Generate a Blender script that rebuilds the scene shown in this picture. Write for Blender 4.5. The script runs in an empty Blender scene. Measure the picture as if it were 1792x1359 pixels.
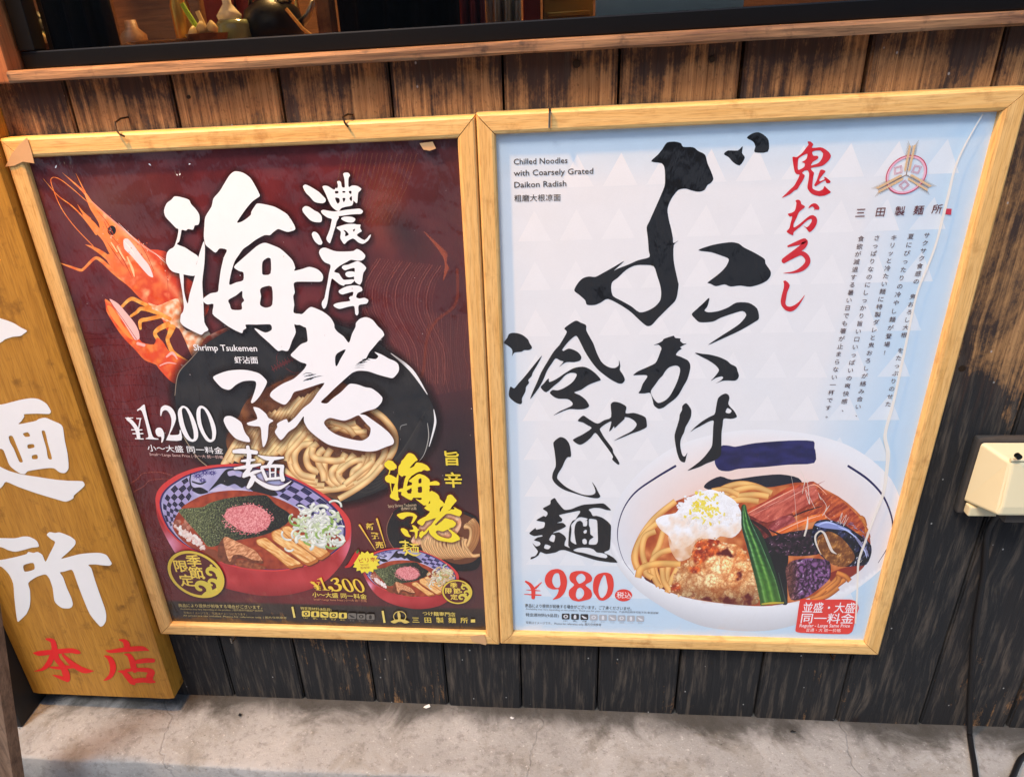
import bpy, math, random
import numpy as np
from mathutils import Vector, Matrix, noise as mnoise
from mathutils.geometry import delaunay_2d_cdt

# ------------------------------------------------------------------ camera
SC = bpy.context.scene
COL = SC.collection
def rot(y, p, r):
    cy, sy, cp, sp, cr, sr = math.cos(y), math.sin(y), math.cos(p), math.sin(p), math.cos(r), math.sin(r)
    return (np.array([[cy, -sy, 0], [sy, cy, 0], [0, 0, 1]]) @ np.array([[1, 0, 0], [0, cp, -sp], [0, sp, cp]])
            @ np.array([[cr, 0, sr], [0, 1, 0], [-sr, 0, cr]]))
FOC, PCX, PCY = 1236.5, 819.6, 663.5
CA = rot(.1175, -.4471, .0599)
CC = np.array([.0489, -.7972, .8138])
cam = bpy.data.objects.new('camera', bpy.data.cameras.new('camera'))
COL.objects.link(cam)
cam.data.sensor_fit = 'HORIZONTAL'
cam.data.sensor_width = 36
cam.data.lens = FOC / 1792 * 36
cam.data.shift_x = (896 - PCX) / 1792
cam.data.shift_y = -(679.5 - PCY) / 1792
cam.data.clip_start, cam.data.clip_end = .02, 400
M = Matrix.Identity(4)
for i in range(3):
    M[i][0], M[i][1], M[i][2], M[i][3] = CA[i, 0], CA[i, 2], -CA[i, 1], CC[i]
cam.matrix_world = M
SC.camera = cam

# ------------------------------------------------------------------ sky, sun, exposure
SUN_EL, SUN_AZ = math.radians(55), math.radians(212)      # compass style: measured from +Y towards +X
w = bpy.data.worlds.new('World'); SC.world = w; w.use_nodes = True
nt = w.node_tree
sky = nt.nodes.new('ShaderNodeTexSky'); sky.sky_type = 'NISHITA'; sky.sun_disc = False
sky.sun_elevation, sky.sun_rotation = SUN_EL, SUN_AZ
sky.dust_density, sky.air_density, sky.ozone_density = 1.0, 1.2, 1.6
nt.links.new(sky.outputs[0], nt.nodes['Background'].inputs[0])
nt.nodes['Background'].inputs[1].default_value = .12
sl = bpy.data.lights.new('sun', 'SUN'); sl.energy = 1.0; sl.angle = math.radians(13); sl.color = (1, .985, .965)
so = bpy.data.objects.new('sun', sl); COL.objects.link(so)
sd = Vector((math.sin(SUN_AZ) * math.cos(SUN_EL), math.cos(SUN_AZ) * math.cos(SUN_EL), math.sin(SUN_EL)))
so.rotation_euler = sd.to_track_quat('Z', 'Y').to_euler()
SC.view_settings.view_transform = 'Standard'; SC.view_settings.look = 'None'
SC.view_settings.gamma = 1; SC.view_settings.exposure = 1.15
SC.render.engine = 'CYCLES'
SC.cycles.transparent_max_bounces = 24
SC.cycles.max_bounces = 6

random.seed(7)
RNG = np.random.default_rng(5)

# ------------------------------------------------------------------ helpers
def on(x, y, Y=0., ax=1):
    """the point of the plane (axis ax = Y) that a traced point of the reference lies on"""
    d = CA @ np.array([(x - PCX) / FOC, 1, (PCY - y) / FOC])
    return CC + (Y - CC[ax]) / d[ax] * d
def on_arr(a, Y):
    a = np.asarray(a, float)
    d = np.stack([(a[:, 0] - PCX) / FOC, np.ones(len(a)), (PCY - a[:, 1]) / FOC], 1) @ CA.T
    return CC + ((Y - CC[1]) / d[:, 1])[:, None] * d
def lin(c):
    c = np.asarray(c, float) / 255
    return np.where(c <= .04045, c / 12.92, ((c + .055) / 1.055) ** 2.4)
def L4(c, a=1.):
    return (*lin(c[:3]), c[3] if len(c) > 3 else a)

def node_mat(name, rough=.6, spec=.5, metal=0):
    m = bpy.data.materials.new(name); m.use_nodes = True
    t = m.node_tree; b = t.nodes['Principled BSDF']
    b.inputs['Roughness'].default_value = rough
    b.inputs['Specular IOR Level'].default_value = spec
    b.inputs['Metallic'].default_value = metal
    return m, t, b
def nd(t, kind, **kw):
    n = t.nodes.new(kind)
    for k, v in kw.items():
        if k.startswith('i_'):
            k = k[2:]
            n.inputs[int(k) if k.isdigit() else k.replace('_', ' ')].default_value = v
        else:
            setattr(n, k, v)
    return n
def ramp(t, stops, src=None):
    n = t.nodes.new('ShaderNodeValToRGB'); e = n.color_ramp.elements
    while len(e) < len(stops): e.new(.5)
    for q, (p, c) in zip(e, stops):
        q.position = p; q.color = (c, c, c, 1) if not hasattr(c, '__len__') else (*c[:3], 1)
    if src: t.links.new(src, n.inputs[0])
    return n
def mixc(t, fac, a, b, mode='MIX'):
    n = nd(t, 'ShaderNodeMix', data_type='RGBA', blend_type=mode)
    for s, v in ((n.inputs[0], fac), (n.inputs[6], a), (n.inputs[7], b)):
        if hasattr(v, 'node'): t.links.new(v, s)
        elif hasattr(v, '__len__'): s.default_value = (*v[:3], 1)
        else: s.default_value = v
    return n.outputs[2]
def math_n(t, op, a, b=None, c=None, clamp=False):
    n = nd(t, 'ShaderNodeMath', operation=op, use_clamp=clamp)
    for s, v in zip(n.inputs, (a, b, c)):
        if v is None: continue
        if hasattr(v, 'node'): t.links.new(v, s)
        else: s.default_value = v
    return n.outputs[0]
def coords(t, scale, kind='Object', loc=(0, 0, 0), rotv=(0, 0, 0)):
    tc = nd(t, 'ShaderNodeTexCoord'); mp = nd(t, 'ShaderNodeMapping')
    mp.inputs['Scale'].default_value = scale; mp.inputs['Location'].default_value = loc; mp.inputs['Rotation'].default_value = rotv
    t.links.new(tc.outputs[kind], mp.inputs[0]); return mp.outputs[0]
def wcoords(t, scale):
    g = nd(t, 'ShaderNodeNewGeometry'); mp = nd(t, 'ShaderNodeMapping')
    mp.inputs['Scale'].default_value = scale
    t.links.new(g.outputs['Position'], mp.inputs[0]); return mp.outputs[0]
def noise_n(t, vec, scale=5, detail=5, rough=.55, dist=0.):
    n = nd(t, 'ShaderNodeTexNoise', i_Scale=scale, i_Detail=detail, i_Roughness=rough, i_Distortion=dist)
    t.links.new(vec, n.inputs['Vector']); return n.outputs[0]
def bump(t, b, h, strength=.3, dist=.002, sock='Normal'):
    n = nd(t, 'ShaderNodeBump', i_Strength=strength, i_Distance=dist)
    t.links.new(h, n.inputs['Height']); t.links.new(n.outputs[0], b.inputs[sock])

MAT = {}
def wood_mat(name, c1, c2, dark, scale, axis='z', rough=.55, bmp=.25, dirt=.5):
    m, t, b = node_mat(name, rough, .4)
    s = {'z': (9, 9, .55), 'x': (.55, 9, 9)}[axis]
    v = wcoords(t, tuple(q * scale for q in s))
    n1 = noise_n(t, v, 1.6, 6, .6, .6)
    v2 = wcoords(t, tuple(q * scale * 5 for q in s))
    n2 = noise_n(t, v2, 1.5, 3, .6)
    col = mixc(t, ramp(t, [(.33, 0), (.68, 1)], n1).outputs[0], lin(c1), lin(c2))
    col = mixc(t, math_n(t, 'MULTIPLY', ramp(t, [(.35, 1), (.52, 0)], n2).outputs[0], .4), col, lin(dark))
    v3 = wcoords(t, (1, 1, 1)); n3 = noise_n(t, v3, 28, 6, .65)
    col = mixc(t, math_n(t, 'MULTIPLY', ramp(t, [(.56, 0), (.72, 1)], n3).outputs[0], dirt), col, lin(dark))
    t.links.new(col, b.inputs['Base Color'])
    bump(t, b, math_n(t, 'ADD', n2, math_n(t, 'MULTIPLY', n1, .6)), bmp, .0012)
    MAT[name] = m
    return m
def plain_mat(name, c, rough=.5, spec=.5, metal=0, var=.15, vs=40, bmp=.1):
    m, t, b = node_mat(name, rough, spec, metal)
    n = noise_n(t, coords(t, (1, 1, 1)), vs, 5, .6)
    cl = lin(c)
    t.links.new(mixc(t, n, cl * (1 - var), np.minimum(cl * (1 + var), 1)), b.inputs['Base Color'])
    if bmp: bump(t, b, n, bmp, .001)
    MAT[name] = m
    return m

def link(o, parent=None):
    COL.objects.link(o)
    if parent: o.parent = parent
    return o
def tag(o, label, cat, group=None):
    o['label'] = label; o['category'] = cat
    if group: o['group'] = group
    return o
def empty(name, loc, label, cat, group=None):
    o = bpy.data.objects.new(name, None); o.location = loc; o.empty_display_size = .05
    return tag(link(o), label, cat, group)
def mesh_obj(name, verts, faces, mat, parent=None, smooth=False, off=None):
    me = bpy.data.meshes.new(name)
    v = np.asarray(verts, float)
    if parent is not None and off is None:
        o = parent; l = np.zeros(3)
        while o is not None: l = l + np.array(o.location); o = o.parent
        v = v - l
    me.from_pydata(v.tolist(), [], faces)
    if mat: me.materials.append(MAT[mat] if isinstance(mat, str) else mat)
    if smooth:
        for p in me.polygons: p.use_smooth = True
    return link(bpy.data.objects.new(name, me), parent)
class MB:
    def __init__(s): s.v, s.f = [], []
    def add(s, v, f):
        k = len(s.v); s.v += [tuple(map(float, q)) for q in v]; s.f += [tuple(i + k for i in q) for q in f]; return s
    def box(s, a, b, bev=0.):
        (x0, y0, z0), (x1, y1, z1) = a, b
        if bev <= 0:
            v = [(x, y, z) for x in (x0, x1) for y in (y0, y1) for z in (z0, z1)]
            return s.add(v, [(0, 1, 3, 2), (4, 6, 7, 5), (0, 4, 5, 1), (2, 3, 7, 6), (0, 2, 6, 4), (1, 5, 7, 3)])
        import bmesh
        bm = bmesh.new(); r = bmesh.ops.create_cube(bm, size=1)
        for q in bm.verts: q.co = Vector(((x0 + x1) / 2 + q.co.x * (x1 - x0), (y0 + y1) / 2 + q.co.y * (y1 - y0), (z0 + z1) / 2 + q.co.z * (z1 - z0)))
        bmesh.ops.bevel(bm, geom=bm.edges[:], offset=bev, segments=2, affect='EDGES', profile=.6)
        bm.verts.ensure_lookup_table(); bm.verts.index_update()
        s.add([q.co for q in bm.verts], [tuple(q.index for q in f.verts) for f in bm.faces]); bm.free(); return s
    def tube(s, pts, r, n=8, cap=True):
        pts = [Vector(p) for p in pts]; rs = r if hasattr(r, '__len__') else [r] * len(pts)
        rings = []; ref = Vector((.31, .2, .93))
        for i, p in enumerate(pts):
            d = (pts[min(i + 1, len(pts) - 1)] - pts[max(i - 1, 0)]).normalized()
            a = d.cross(ref)
            if a.length < .1: a = d.cross(Vector((1, 0, 0)))
            a.normalize(); bq = d.cross(a)
            rings.append([p + (a * math.cos(2 * math.pi * k / n) + bq * math.sin(2 * math.pi * k / n)) * rs[i] for k in range(n)])
        v = [q for rg in rings for q in rg]; f = []
        for i in range(len(pts) - 1):
            for k in range(n):
                f.append((i * n + k, i * n + (k + 1) % n, (i + 1) * n + (k + 1) % n, (i + 1) * n + k))
        if cap: f += [tuple(range(n))[::-1], tuple(range((len(pts) - 1) * n, len(pts) * n))]
        return s.add(v, f)
    def lathe(s, c, prof, n=24):
        v, f = [], []
        for r, z in prof:
            for k in range(n): v.append((c[0] + r * math.cos(2 * math.pi * k / n), c[1] + r * math.sin(2 * math.pi * k / n), c[2] + z))
        for i in range(len(prof) - 1):
            for k in range(n): f.append((i * n + k, i * n + (k + 1) % n, (i + 1) * n + (k + 1) % n, (i + 1) * n + k))
        f += [tuple(range(n))[::-1], tuple(range((len(prof) - 1) * n, len(prof) * n))]
        return s.add(v, f)
    def build(s, name, mat, parent=None, smooth=False): return mesh_obj(name, s.v, s.f, mat, parent, smooth)

# ------------------------------------------------------------------ materials of the place
# charred cedar planks: black char worn back to bare brown wood, more at the top
m, t, b = node_mat('plank', .8, .25)
oi = nd(t, 'ShaderNodeObjectInfo')
g = nd(t, 'ShaderNodeNewGeometry')
sx = nd(t, 'ShaderNodeSeparateXYZ'); t.links.new(g.outputs['Position'], sx.inputs[0])
va = nd(t, 'ShaderNodeVectorMath', operation='ADD'); t.links.new(g.outputs['Position'], va.inputs[0])
cmb = nd(t, 'ShaderNodeCombineXYZ'); t.links.new(math_n(t, 'MULTIPLY', oi.outputs['Random'], 40), cmb.inputs[2]); t.links.new(math_n(t, 'MULTIPLY', oi.outputs['Random'], 13), cmb.inputs[0])
t.links.new(cmb.outputs[0], va.inputs[1])
def pv(scale):
    mp = nd(t, 'ShaderNodeMapping'); mp.inputs['Scale'].default_value = scale
    t.links.new(va.outputs[0], mp.inputs[0]); return mp.outputs[0]
# knots pull the grain round them
vk = nd(t, 'ShaderNodeTexVoronoi', feature='F1', i_Scale=1., i_Randomness=1.); t.links.new(pv((9, 0, 5.5)), vk.inputs['Vector'])
kd = vk.outputs['Distance']
pull = ramp(t, [(.0, 1), (.34, 0)], kd).outputs[0]
wv0 = nd(t, 'ShaderNodeVectorMath', operation='ADD'); t.links.new(va.outputs[0], wv0.inputs[0])
cx0 = nd(t, 'ShaderNodeCombineXYZ'); t.links.new(math_n(t, 'MULTIPLY', math_n(t, 'POWER', pull, 2.), .014), cx0.inputs[0]); t.links.new(cx0.outputs[0], wv0.inputs[1])
def pw(scale):
    mp = nd(t, 'ShaderNodeMapping'); mp.inputs['Scale'].default_value = scale
    t.links.new(wv0.outputs[0], mp.inputs[0]); return mp.outputs[0]
grain = noise_n(t, pw((90, 20, 2.0)), 1.9, 6, .66, .35)
fine = noise_n(t, pw((460, 40, 7)), 2.0, 4, .65)
patch = math_n(t, 'ADD', math_n(t, 'MULTIPLY', math_n(t, 'SUBTRACT', noise_n(t, pv((15, 10, 8)), 1.1, 7, .7, .25), .5), 1.8), .5)
streak = noise_n(t, pw((70, 20, 6)), 1.6, 6, .7, .2)
speck = noise_n(t, pv((150, 50, 90)), 2.0, 4, .7)
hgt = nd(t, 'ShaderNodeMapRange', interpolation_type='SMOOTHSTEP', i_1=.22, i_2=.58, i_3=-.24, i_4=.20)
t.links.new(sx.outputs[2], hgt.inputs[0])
under = nd(t, 'ShaderNodeMapRange', interpolation_type='SMOOTHSTEP', i_1=.760, i_2=.79, i_3=0., i_4=-.22)  # darker band below the sill: char and the sill's shadow painted together
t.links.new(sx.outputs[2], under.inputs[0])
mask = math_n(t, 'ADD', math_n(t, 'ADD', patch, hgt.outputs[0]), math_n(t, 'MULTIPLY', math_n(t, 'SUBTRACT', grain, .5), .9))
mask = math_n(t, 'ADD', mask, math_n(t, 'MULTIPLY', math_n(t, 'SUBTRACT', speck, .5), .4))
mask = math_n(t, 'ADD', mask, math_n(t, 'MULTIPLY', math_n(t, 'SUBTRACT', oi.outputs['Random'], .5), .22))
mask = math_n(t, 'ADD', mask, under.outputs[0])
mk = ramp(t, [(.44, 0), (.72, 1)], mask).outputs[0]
bare = mixc(t, ramp(t, [(.25, 0), (.75, 1)], grain).outputs[0], lin((112, 72, 40)), lin((206, 152, 98)))
bare = mixc(t, math_n(t, 'MULTIPLY', ramp(t, [(.30, 1), (.48, 0)], fine).outputs[0], .65), bare, lin((66, 42, 30)))
bare = mixc(t, math_n(t, 'MULTIPLY', ramp(t, [(.58, 0), (.7, 1)], speck).outputs[0], .55), bare, lin((58, 40, 30)))
char = mixc(t, fine, lin((16, 16, 17)), lin((56, 54, 53)))
char = mixc(t, math_n(t, 'MULTIPLY', ramp(t, [(.50, 0), (.74, 1)], streak).outputs[0], .7), char, lin((112, 98, 84)))
char = mixc(t, math_n(t, 'MULTIPLY', ramp(t, [(.40, 0), (.8, 1)], math_n(t, 'ADD', math_n(t, 'MULTIPLY', hgt.outputs[0], 1.2), grain)).outputs[0], .75), char, lin((88, 62, 48)))
col = mixc(t, mk, char, bare)
col = mixc(t, math_n(t, 'MULTIPLY', ramp(t, [(.035, 1), (.085, 0)], kd).outputs[0], .85), col, lin((40, 26, 20)))
vf = nd(t, 'ShaderNodeTexVoronoi', feature='F1', i_Scale=1., i_Randomness=1.); t.links.new(pv((75, 75, 55)), vf.inputs['Vector'])
sepc = nd(t, 'ShaderNodeSeparateColor'); t.links.new(vf.outputs['Color'], sepc.inputs[0])
flk = math_n(t, 'MULTIPLY', ramp(t, [(.05, 1), (.10, 0)], vf.outputs['Distance']).outputs[0], math_n(t, 'GREATER_THAN', sepc.outputs[0], .86))
col = mixc(t, math_n(t, 'MULTIPLY', flk, .7), col, lin((190, 186, 180)))
t.links.new(col, b.inputs['Base Color'])
bump(t, b, math_n(t, 'ADD', math_n(t, 'MULTIPLY', grain, .9), math_n(t, 'ADD', math_n(t, 'MULTIPLY', fine, .45), math_n(t, 'MULTIPLY', mk, .2))), .8, .002)
MAT['plank'] = m

wood_mat('pine', (226, 174, 100), (240, 196, 126), (158, 100, 44), 9, 'x', .45, .2, .6)
wood_mat('pine_v', (224, 172, 98), (238, 192, 122), (160, 104, 46), 9, 'z', .45, .2, .5)
wood_mat('sill_wood', (94, 62, 42), (164, 124, 86), (44, 30, 24), 6, 'x', .7, .5, 1.)
wood_mat('sign_wood', (168, 114, 34), (194, 138, 50), (124, 80, 22), 7, 'z', .42, .35, 1.)
wood_mat('grey_wood', (112, 84, 62), (150, 118, 92), (56, 40, 30), 6, 'z', .8, .7, .8)
wood_mat('jamb_wood', (150, 84, 44), (176, 112, 64), (80, 42, 22), 6, 'z', .6, .3, .7)
wood_mat('shop_wood', (104, 66, 40), (134, 90, 56), (60, 36, 22), 4, 'x', .55, .3, .5)
plain_mat('black_metal', (9, 9, 10), .4, .3, 0, .2, 30, .0)
plain_mat('black_paint', (18, 18, 20), .6, .4, 0, .4, 60, .3)
plain_mat('backing', (10, 9, 9), .9)
plain_mat('rubber', (22, 22, 23), .5, .4, 0, .25, 90, .2)
plain_mat('steel', (150, 148, 140), .35, .5, 1, .2)
plain_mat('rust_wire', (70, 52, 36), .5, .5, .8, .3, 200)
plain_mat('white_paint', (236, 236, 234), .4, .4, 0, .03, 60, .03)
plain_mat('red_paint', (226, 30, 30), .42, .4, 0, .08, 60, .04)
plain_mat('cream_plastic', (222, 210, 170), .42, .45, 0, .06, 14, .04)
plain_mat('grey_gasket', (70, 64, 58), .8, .3, 0, .25, 60, .3)
plain_mat('tape', (206, 160, 112), .5, .4, 0, .12, 60, .2)
plain_mat('paper', (226, 222, 214), .8, .2, 0, .06, 60, .2)
plain_mat('dark_cloth', (26, 25, 28), .95, .1, 0, .4, 60, .3)
plain_mat('pink_cloth', (150, 84, 92), .95, .1, 0, .2, 40, .3)
plain_mat('white_cloth', (206, 212, 200), .9, .2, 0, .08, 40, .3)
plain_mat('red_box', (112, 38, 32), .6, .3, 0, .2)
plain_mat('brass', (200, 150, 70), .35, .5, .9, .2)
plain_mat('garlic', (230, 204, 150), .6, .4, 0, .1)
plain_mat('leek', (150, 190, 60), .5, .4, 0, .2)
plain_mat('ceramic', (226, 216, 196), .25, .5, 0, .05)
plain_mat('glass_jar', (120, 128, 96), .15, .6, 0, .2)
plain_mat('facade', (72, 73, 76), .8, .3, 0, .25, 3, .2)
plain_mat('shade_metal', (40, 40, 40), .5, .5, .4)

# concrete
m, t, b = node_mat('concrete', .85, .25)
p1 = wcoords(t, (1, 1, 1))
n1 = noise_n(t, p1, 5, 6, .6); n2 = noise_n(t, p1, 60, 5, .7); n3 = noise_n(t, p1, 170, 5, .85); n4 = noise_n(t, p1, 11, 5, .65, .6)
col = mixc(t, ramp(t, [(.36, 0), (.64, 1)], n1).outputs[0], lin((158, 155, 149)), lin((182, 179, 173)))
col = mixc(t, math_n(t, 'MULTIPLY', ramp(t, [(.5, 0), (.66, 1)], n4).outputs[0], .5), col, lin((130, 121, 102)))
col = mixc(t, math_n(t, 'MULTIPLY', ramp(t, [(.36, 1), (.48, 0)], n2).outputs[0], .35), col, lin((98, 92, 84)))
col = mixc(t, math_n(t, 'MULTIPLY', ramp(t, [(.60, 0), (.68, 1)], n3).outputs[0], .75), col, lin((228, 224, 216)))
col = mixc(t, math_n(t, 'MULTIPLY', ramp(t, [(.32, 1), (.40, 0)], n3).outputs[0], .75), col, lin((70, 66, 60)))
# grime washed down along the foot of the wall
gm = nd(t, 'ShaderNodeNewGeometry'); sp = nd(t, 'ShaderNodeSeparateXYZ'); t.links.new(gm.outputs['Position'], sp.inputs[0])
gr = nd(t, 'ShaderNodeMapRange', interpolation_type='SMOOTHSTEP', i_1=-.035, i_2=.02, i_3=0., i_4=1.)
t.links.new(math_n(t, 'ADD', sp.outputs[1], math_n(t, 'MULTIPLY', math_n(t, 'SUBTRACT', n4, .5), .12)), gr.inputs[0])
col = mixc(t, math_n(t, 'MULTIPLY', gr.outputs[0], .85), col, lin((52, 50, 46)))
# hairline cracks
vo = nd(t, 'ShaderNodeTexVoronoi', feature='DISTANCE_TO_EDGE', i_Scale=1.7)
wv = nd(t, 'ShaderNodeVectorMath', operation='ADD'); t.links.new(p1, wv.inputs[0])
nn = nd(t, 'ShaderNodeTexNoise', i_Scale=9., i_Detail=5.); t.links.new(p1, nn.inputs['Vector'])
ws = nd(t, 'ShaderNodeVectorMath', operation='SCALE'); ws.inputs['Scale'].default_value = .12
t.links.new(nn.outputs['Color'], ws.inputs[0]); t.links.new(ws.outputs[0], wv.inputs[1]); t.links.new(wv.outputs[0], vo.inputs['Vector'])
crk = ramp(t, [(.0, 1), (.0028, 0)], vo.outputs['Distance']).outputs[0]
col = mixc(t, math_n(t, 'MULTIPLY', crk, .2), col, lin((52, 48, 44)))
t.links.new(col, b.inputs['Base Color'])
bump(t, b, math_n(t, 'SUBTRACT', math_n(t, 'ADD', math_n(t, 'MULTIPLY', n2, .6), math_n(t, 'MULTIPLY', n3, .8)), math_n(t, 'MULTIPLY', crk, .4)), .8, .004)
MAT['concrete'] = m
plain_mat('asphalt', (136, 140, 144), .9, .3, 0, .35, 160, .5)

# clear glass pane: real transmission by fresnel
m, t, b = node_mat('pane_glass')
t.nodes.remove(b); o_ = t.nodes['Material Output']
fr = nd(t, 'ShaderNodeFresnel', i_IOR=1.45); tr = nd(t, 'ShaderNodeBsdfTransparent'); gl = nd(t, 'ShaderNodeBsdfGlossy', i_Roughness=.03)
tr.inputs[0].default_value = (.82, .84, .82, 1)
mx = nd(t, 'ShaderNodeMixShader'); t.links.new(fr.outputs[0], mx.inputs[0]); t.links.new(tr.outputs[0], mx.inputs[1]); t.links.new(gl.outputs[0], mx.inputs[2])
t.links.new(mx.outputs[0], o_.inputs[0]); MAT['pane_glass'] = m

# printed, laminated poster paper: inks from the colour layer, glossy laminate that is slightly wavy
def print_mat(name, soft):
    m, t, b = node_mat(name, .5, .3)
    at = nd(t, 'ShaderNodeAttribute', attribute_name='Col')
    n = noise_n(t, wcoords(t, (1, 1, 1)), 900, 2, .6)
    nb = noise_n(t, wcoords(t, (1, 1, 1)), 60, 4, .6)
    f = math_n(t, 'ADD', math_n(t, 'ADD', .94, math_n(t, 'MULTIPLY', n, .07)), math_n(t, 'MULTIPLY', nb, .05))
    cv = nd(t, 'ShaderNodeVectorMath', operation='SCALE')
    t.links.new(at.outputs['Color'], cv.inputs[0]); t.links.new(f, cv.inputs['Scale'])
    t.links.new(cv.outputs[0], b.inputs['Base Color'])
    b.inputs['Coat Weight'].default_value = 1.; b.inputs['Coat Roughness'].default_value = .12; b.inputs['Coat IOR'].default_value = 1.6
    w1 = noise_n(t, wcoords(t, (1, 1, 1)), 7, 3, .5, .4)
    w2 = noise_n(t, wcoords(t, (3, 1, 1)), 26, 3, .55, .2)
    bump(t, b, math_n(t, 'ADD', w1, math_n(t, 'MULTIPLY', w2, .16)), 1., .02, 'Coat Normal')
    if soft: t.links.new(at.outputs['Alpha'], b.inputs['Alpha'])
    MAT[name] = m
print_mat('print', False); print_mat('print_soft', True)
m, t, b = node_mat('crease_glare_film', .12, .8)  # pale colour stands for lamp glare on the laminate creases
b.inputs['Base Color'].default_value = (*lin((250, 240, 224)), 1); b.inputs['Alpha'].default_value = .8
MAT['crease_glare_film'] = m
m, t, b = node_mat('bulb'); b.inputs['Emission Color'].default_value = (1, .62, .25, 1); b.inputs['Emission Strength'].default_value = 14
MAT['bulb'] = m

# ------------------------------------------------------------------ the setting
GZ = -.19                      # top of the concrete ledge
WY = .025                      # face of the planks
def struct(o): o['kind'] = 'structure'; return o
# street pavement, far enough to reach the horizon
struct(mesh_obj('pavement', [(-120, -200, GZ - .10), (120, -200, GZ - .10), (120, .3, GZ - .10), (-120, .3, GZ - .10)], [(0, 1, 2, 3)], 'asphalt'))
# the dark facade across the narrow street, which the window pane mirrors
fac = MB().box((-14, -8.4, GZ - .10), (14, -8.0, 4.6))
for i in range(9):
    for j in range(2): fac.box((-12.6 + i * 2.9, -8.06, .6 + j * 2.1), (-11.0 + i * 2.9, -7.97, 1.9 + j * 2.1), .01)
fo = fac.build('facade', 'facade'); tag(fo, 'dark plastered building facade across the street', 'building')
# concrete ledge along the wall with a rounded, slightly uneven front edge
lv, lf = [], []
NX = 160
prof = [(.06, 0), (-.04, 0), (-.092, 0), (-.1015, -.0005), (-.1045, -.002), (-.1058, -.005), (-.1065, -.03), (-.108, -.12)]
for i in range(NX + 1):
    x = -1.3 + 3.2 * i / NX
    for k, (y, z) in enumerate(prof):
        a = mnoise.noise(Vector((x * 9, k * .3, 1))) * .004 if 2 <= k <= 6 else 0
        c = mnoise.noise(Vector((x * 6, y * 30, 5))) * .0012
        lv.append((x, y + a + .008 * mnoise.noise(Vector((x * 1.3, 0, 7))) * (k > 1), GZ + z + c))
n = len(prof)
for i in range(NX):
    for k in range(n - 1):
        lf.append((i * n + k, i * n + k + 1, (i + 1) * n + k + 1, (i + 1) * n + k))
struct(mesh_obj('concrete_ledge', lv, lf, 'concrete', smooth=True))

# plank wall
wall = empty('plank_wall', (0, .04, GZ), 'charred vertical plank wall with bare brown wood below the window', 'wall')
MB().box((-1.24, .046, GZ - .05), (1.68, .07, .797)).build('backing_board', 'backing', wall)
seams = [-1.235, -1.11, -.987, -.862, -.738, -.614, -.4895, -.3640, -.2385, -.1145, .0085, .1310, .2565, .3805, .5055, .6300, .7575, .882, 1.006, 1.13, 1.255, 1.38, 1.505, 1.63]
for k in range(len(seams) - 1):
    d = random.uniform(-.0012, .0012); g1 = random.uniform(.0009, .002)
    import bmesh
    x0, x1 = seams[k] + g1, seams[k + 1] - g1
    bm = bmesh.new()
    bmesh.ops.create_cube(bm, size=1)
    for q in bm.verts:
        q.co = Vector(((x0 + x1) / 2 + q.co.x * (x1 - x0), WY + d + .009 + q.co.y * .018,
                       (GZ - .004 + .797) / 2 + q.co.z * (.797 - GZ + .004)))
        if q.co.z < 0: q.co.z += random.uniform(0, .004)
    ed = [e for e in bm.edges if abs(e.verts[0].co.z - e.verts[1].co.z) > .5 and e.verts[0].co.y < WY + d + .005]
    bmesh.ops.bevel(bm, geom=ed, offset=.0022, segments=2, affect='EDGES')
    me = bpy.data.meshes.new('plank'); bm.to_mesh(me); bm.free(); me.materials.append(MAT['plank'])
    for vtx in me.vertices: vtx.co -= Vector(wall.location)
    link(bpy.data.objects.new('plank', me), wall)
# round nail heads / plugs on the planks
for (px, py, r) in ((1009, 112, .0042), (1683, 644, .0042), (1246, 104, .003), (330, 170, .002)):
    c = on(px, py, WY); nv = MB()
    for k in range(1):
        ring = [(c[0] + r * math.cos(a), WY - .0012, c[2] + r * math.sin(a)) for a in np.linspace(0, 2 * math.pi, 14, endpoint=False)]
        ring2 = [(c[0] + r * 1.1 * math.cos(a), WY + .003, c[2] + r * 1.1 * math.sin(a)) for a in np.linspace(0, 2 * math.pi, 14, endpoint=False)]
        nv.add(ring + ring2, [tuple(range(14))] + [(i, 14 + i, 14 + (i + 1) % 14, (i + 1) % 14) for i in range(14)])
    nv.build('nail_head', 'rust_wire', wall)

# ------------------------------------------------------------------ shop window
win = empty('shop_window', (.5, .04, .797), 'black framed shop window above a worn wooden sill', 'window')
sv, sf = [], []
prof = [(.055, .0008), (.055, .0135), (.002, .0132), (-.0015, .0122), (-.003, .0095), (-.003, .003), (-.0015, .0008), (.004, .0004)]
xs = np.linspace(-.5345, 1.63, 150); n = len(prof)
for i, x in enumerate(xs):
    for k, (y, z) in enumerate(prof):
        a = mnoise.noise(Vector((x * 14, k * 1.1, 3))) * .0012 if k > 1 else 0
        sv.append((x, y + a, .797 + z + a * .6))
for i in range(len(xs) - 1):
    for k in range(n): sf.append((i * n + k, i * n + (k + 1) % n, (i + 1) * n + (k + 1) % n, (i + 1) * n + k))
sf += [tuple(range(n))[::-1], tuple(range((len(xs) - 1) * n, len(xs) * n))]
mesh_obj('sill', sv, sf, 'sill_wood', win)
MB().box((-.5312, .026, .8108), (1.63, .060, .8285), .0015).build('bottom_rail', 'black_metal', win)
MB().box((-.5312, .024, .829), (-.512, .060, 1.6), .0015).build('stile', 'black_metal', win)
MB().box((-.508, .040, .8287), (1.62, .0445, 1.6)).build('pane', 'pane_glass', win)
MB().box((-.610, .002, .7975), (-.5352, .060, 1.6), .002).build('jamb', 'jamb_wood', win)
MB().box((-.5345, .02, 1.601), (1.66, .075, 1.66), .002).build('head', 'jamb_wood', win)
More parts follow.
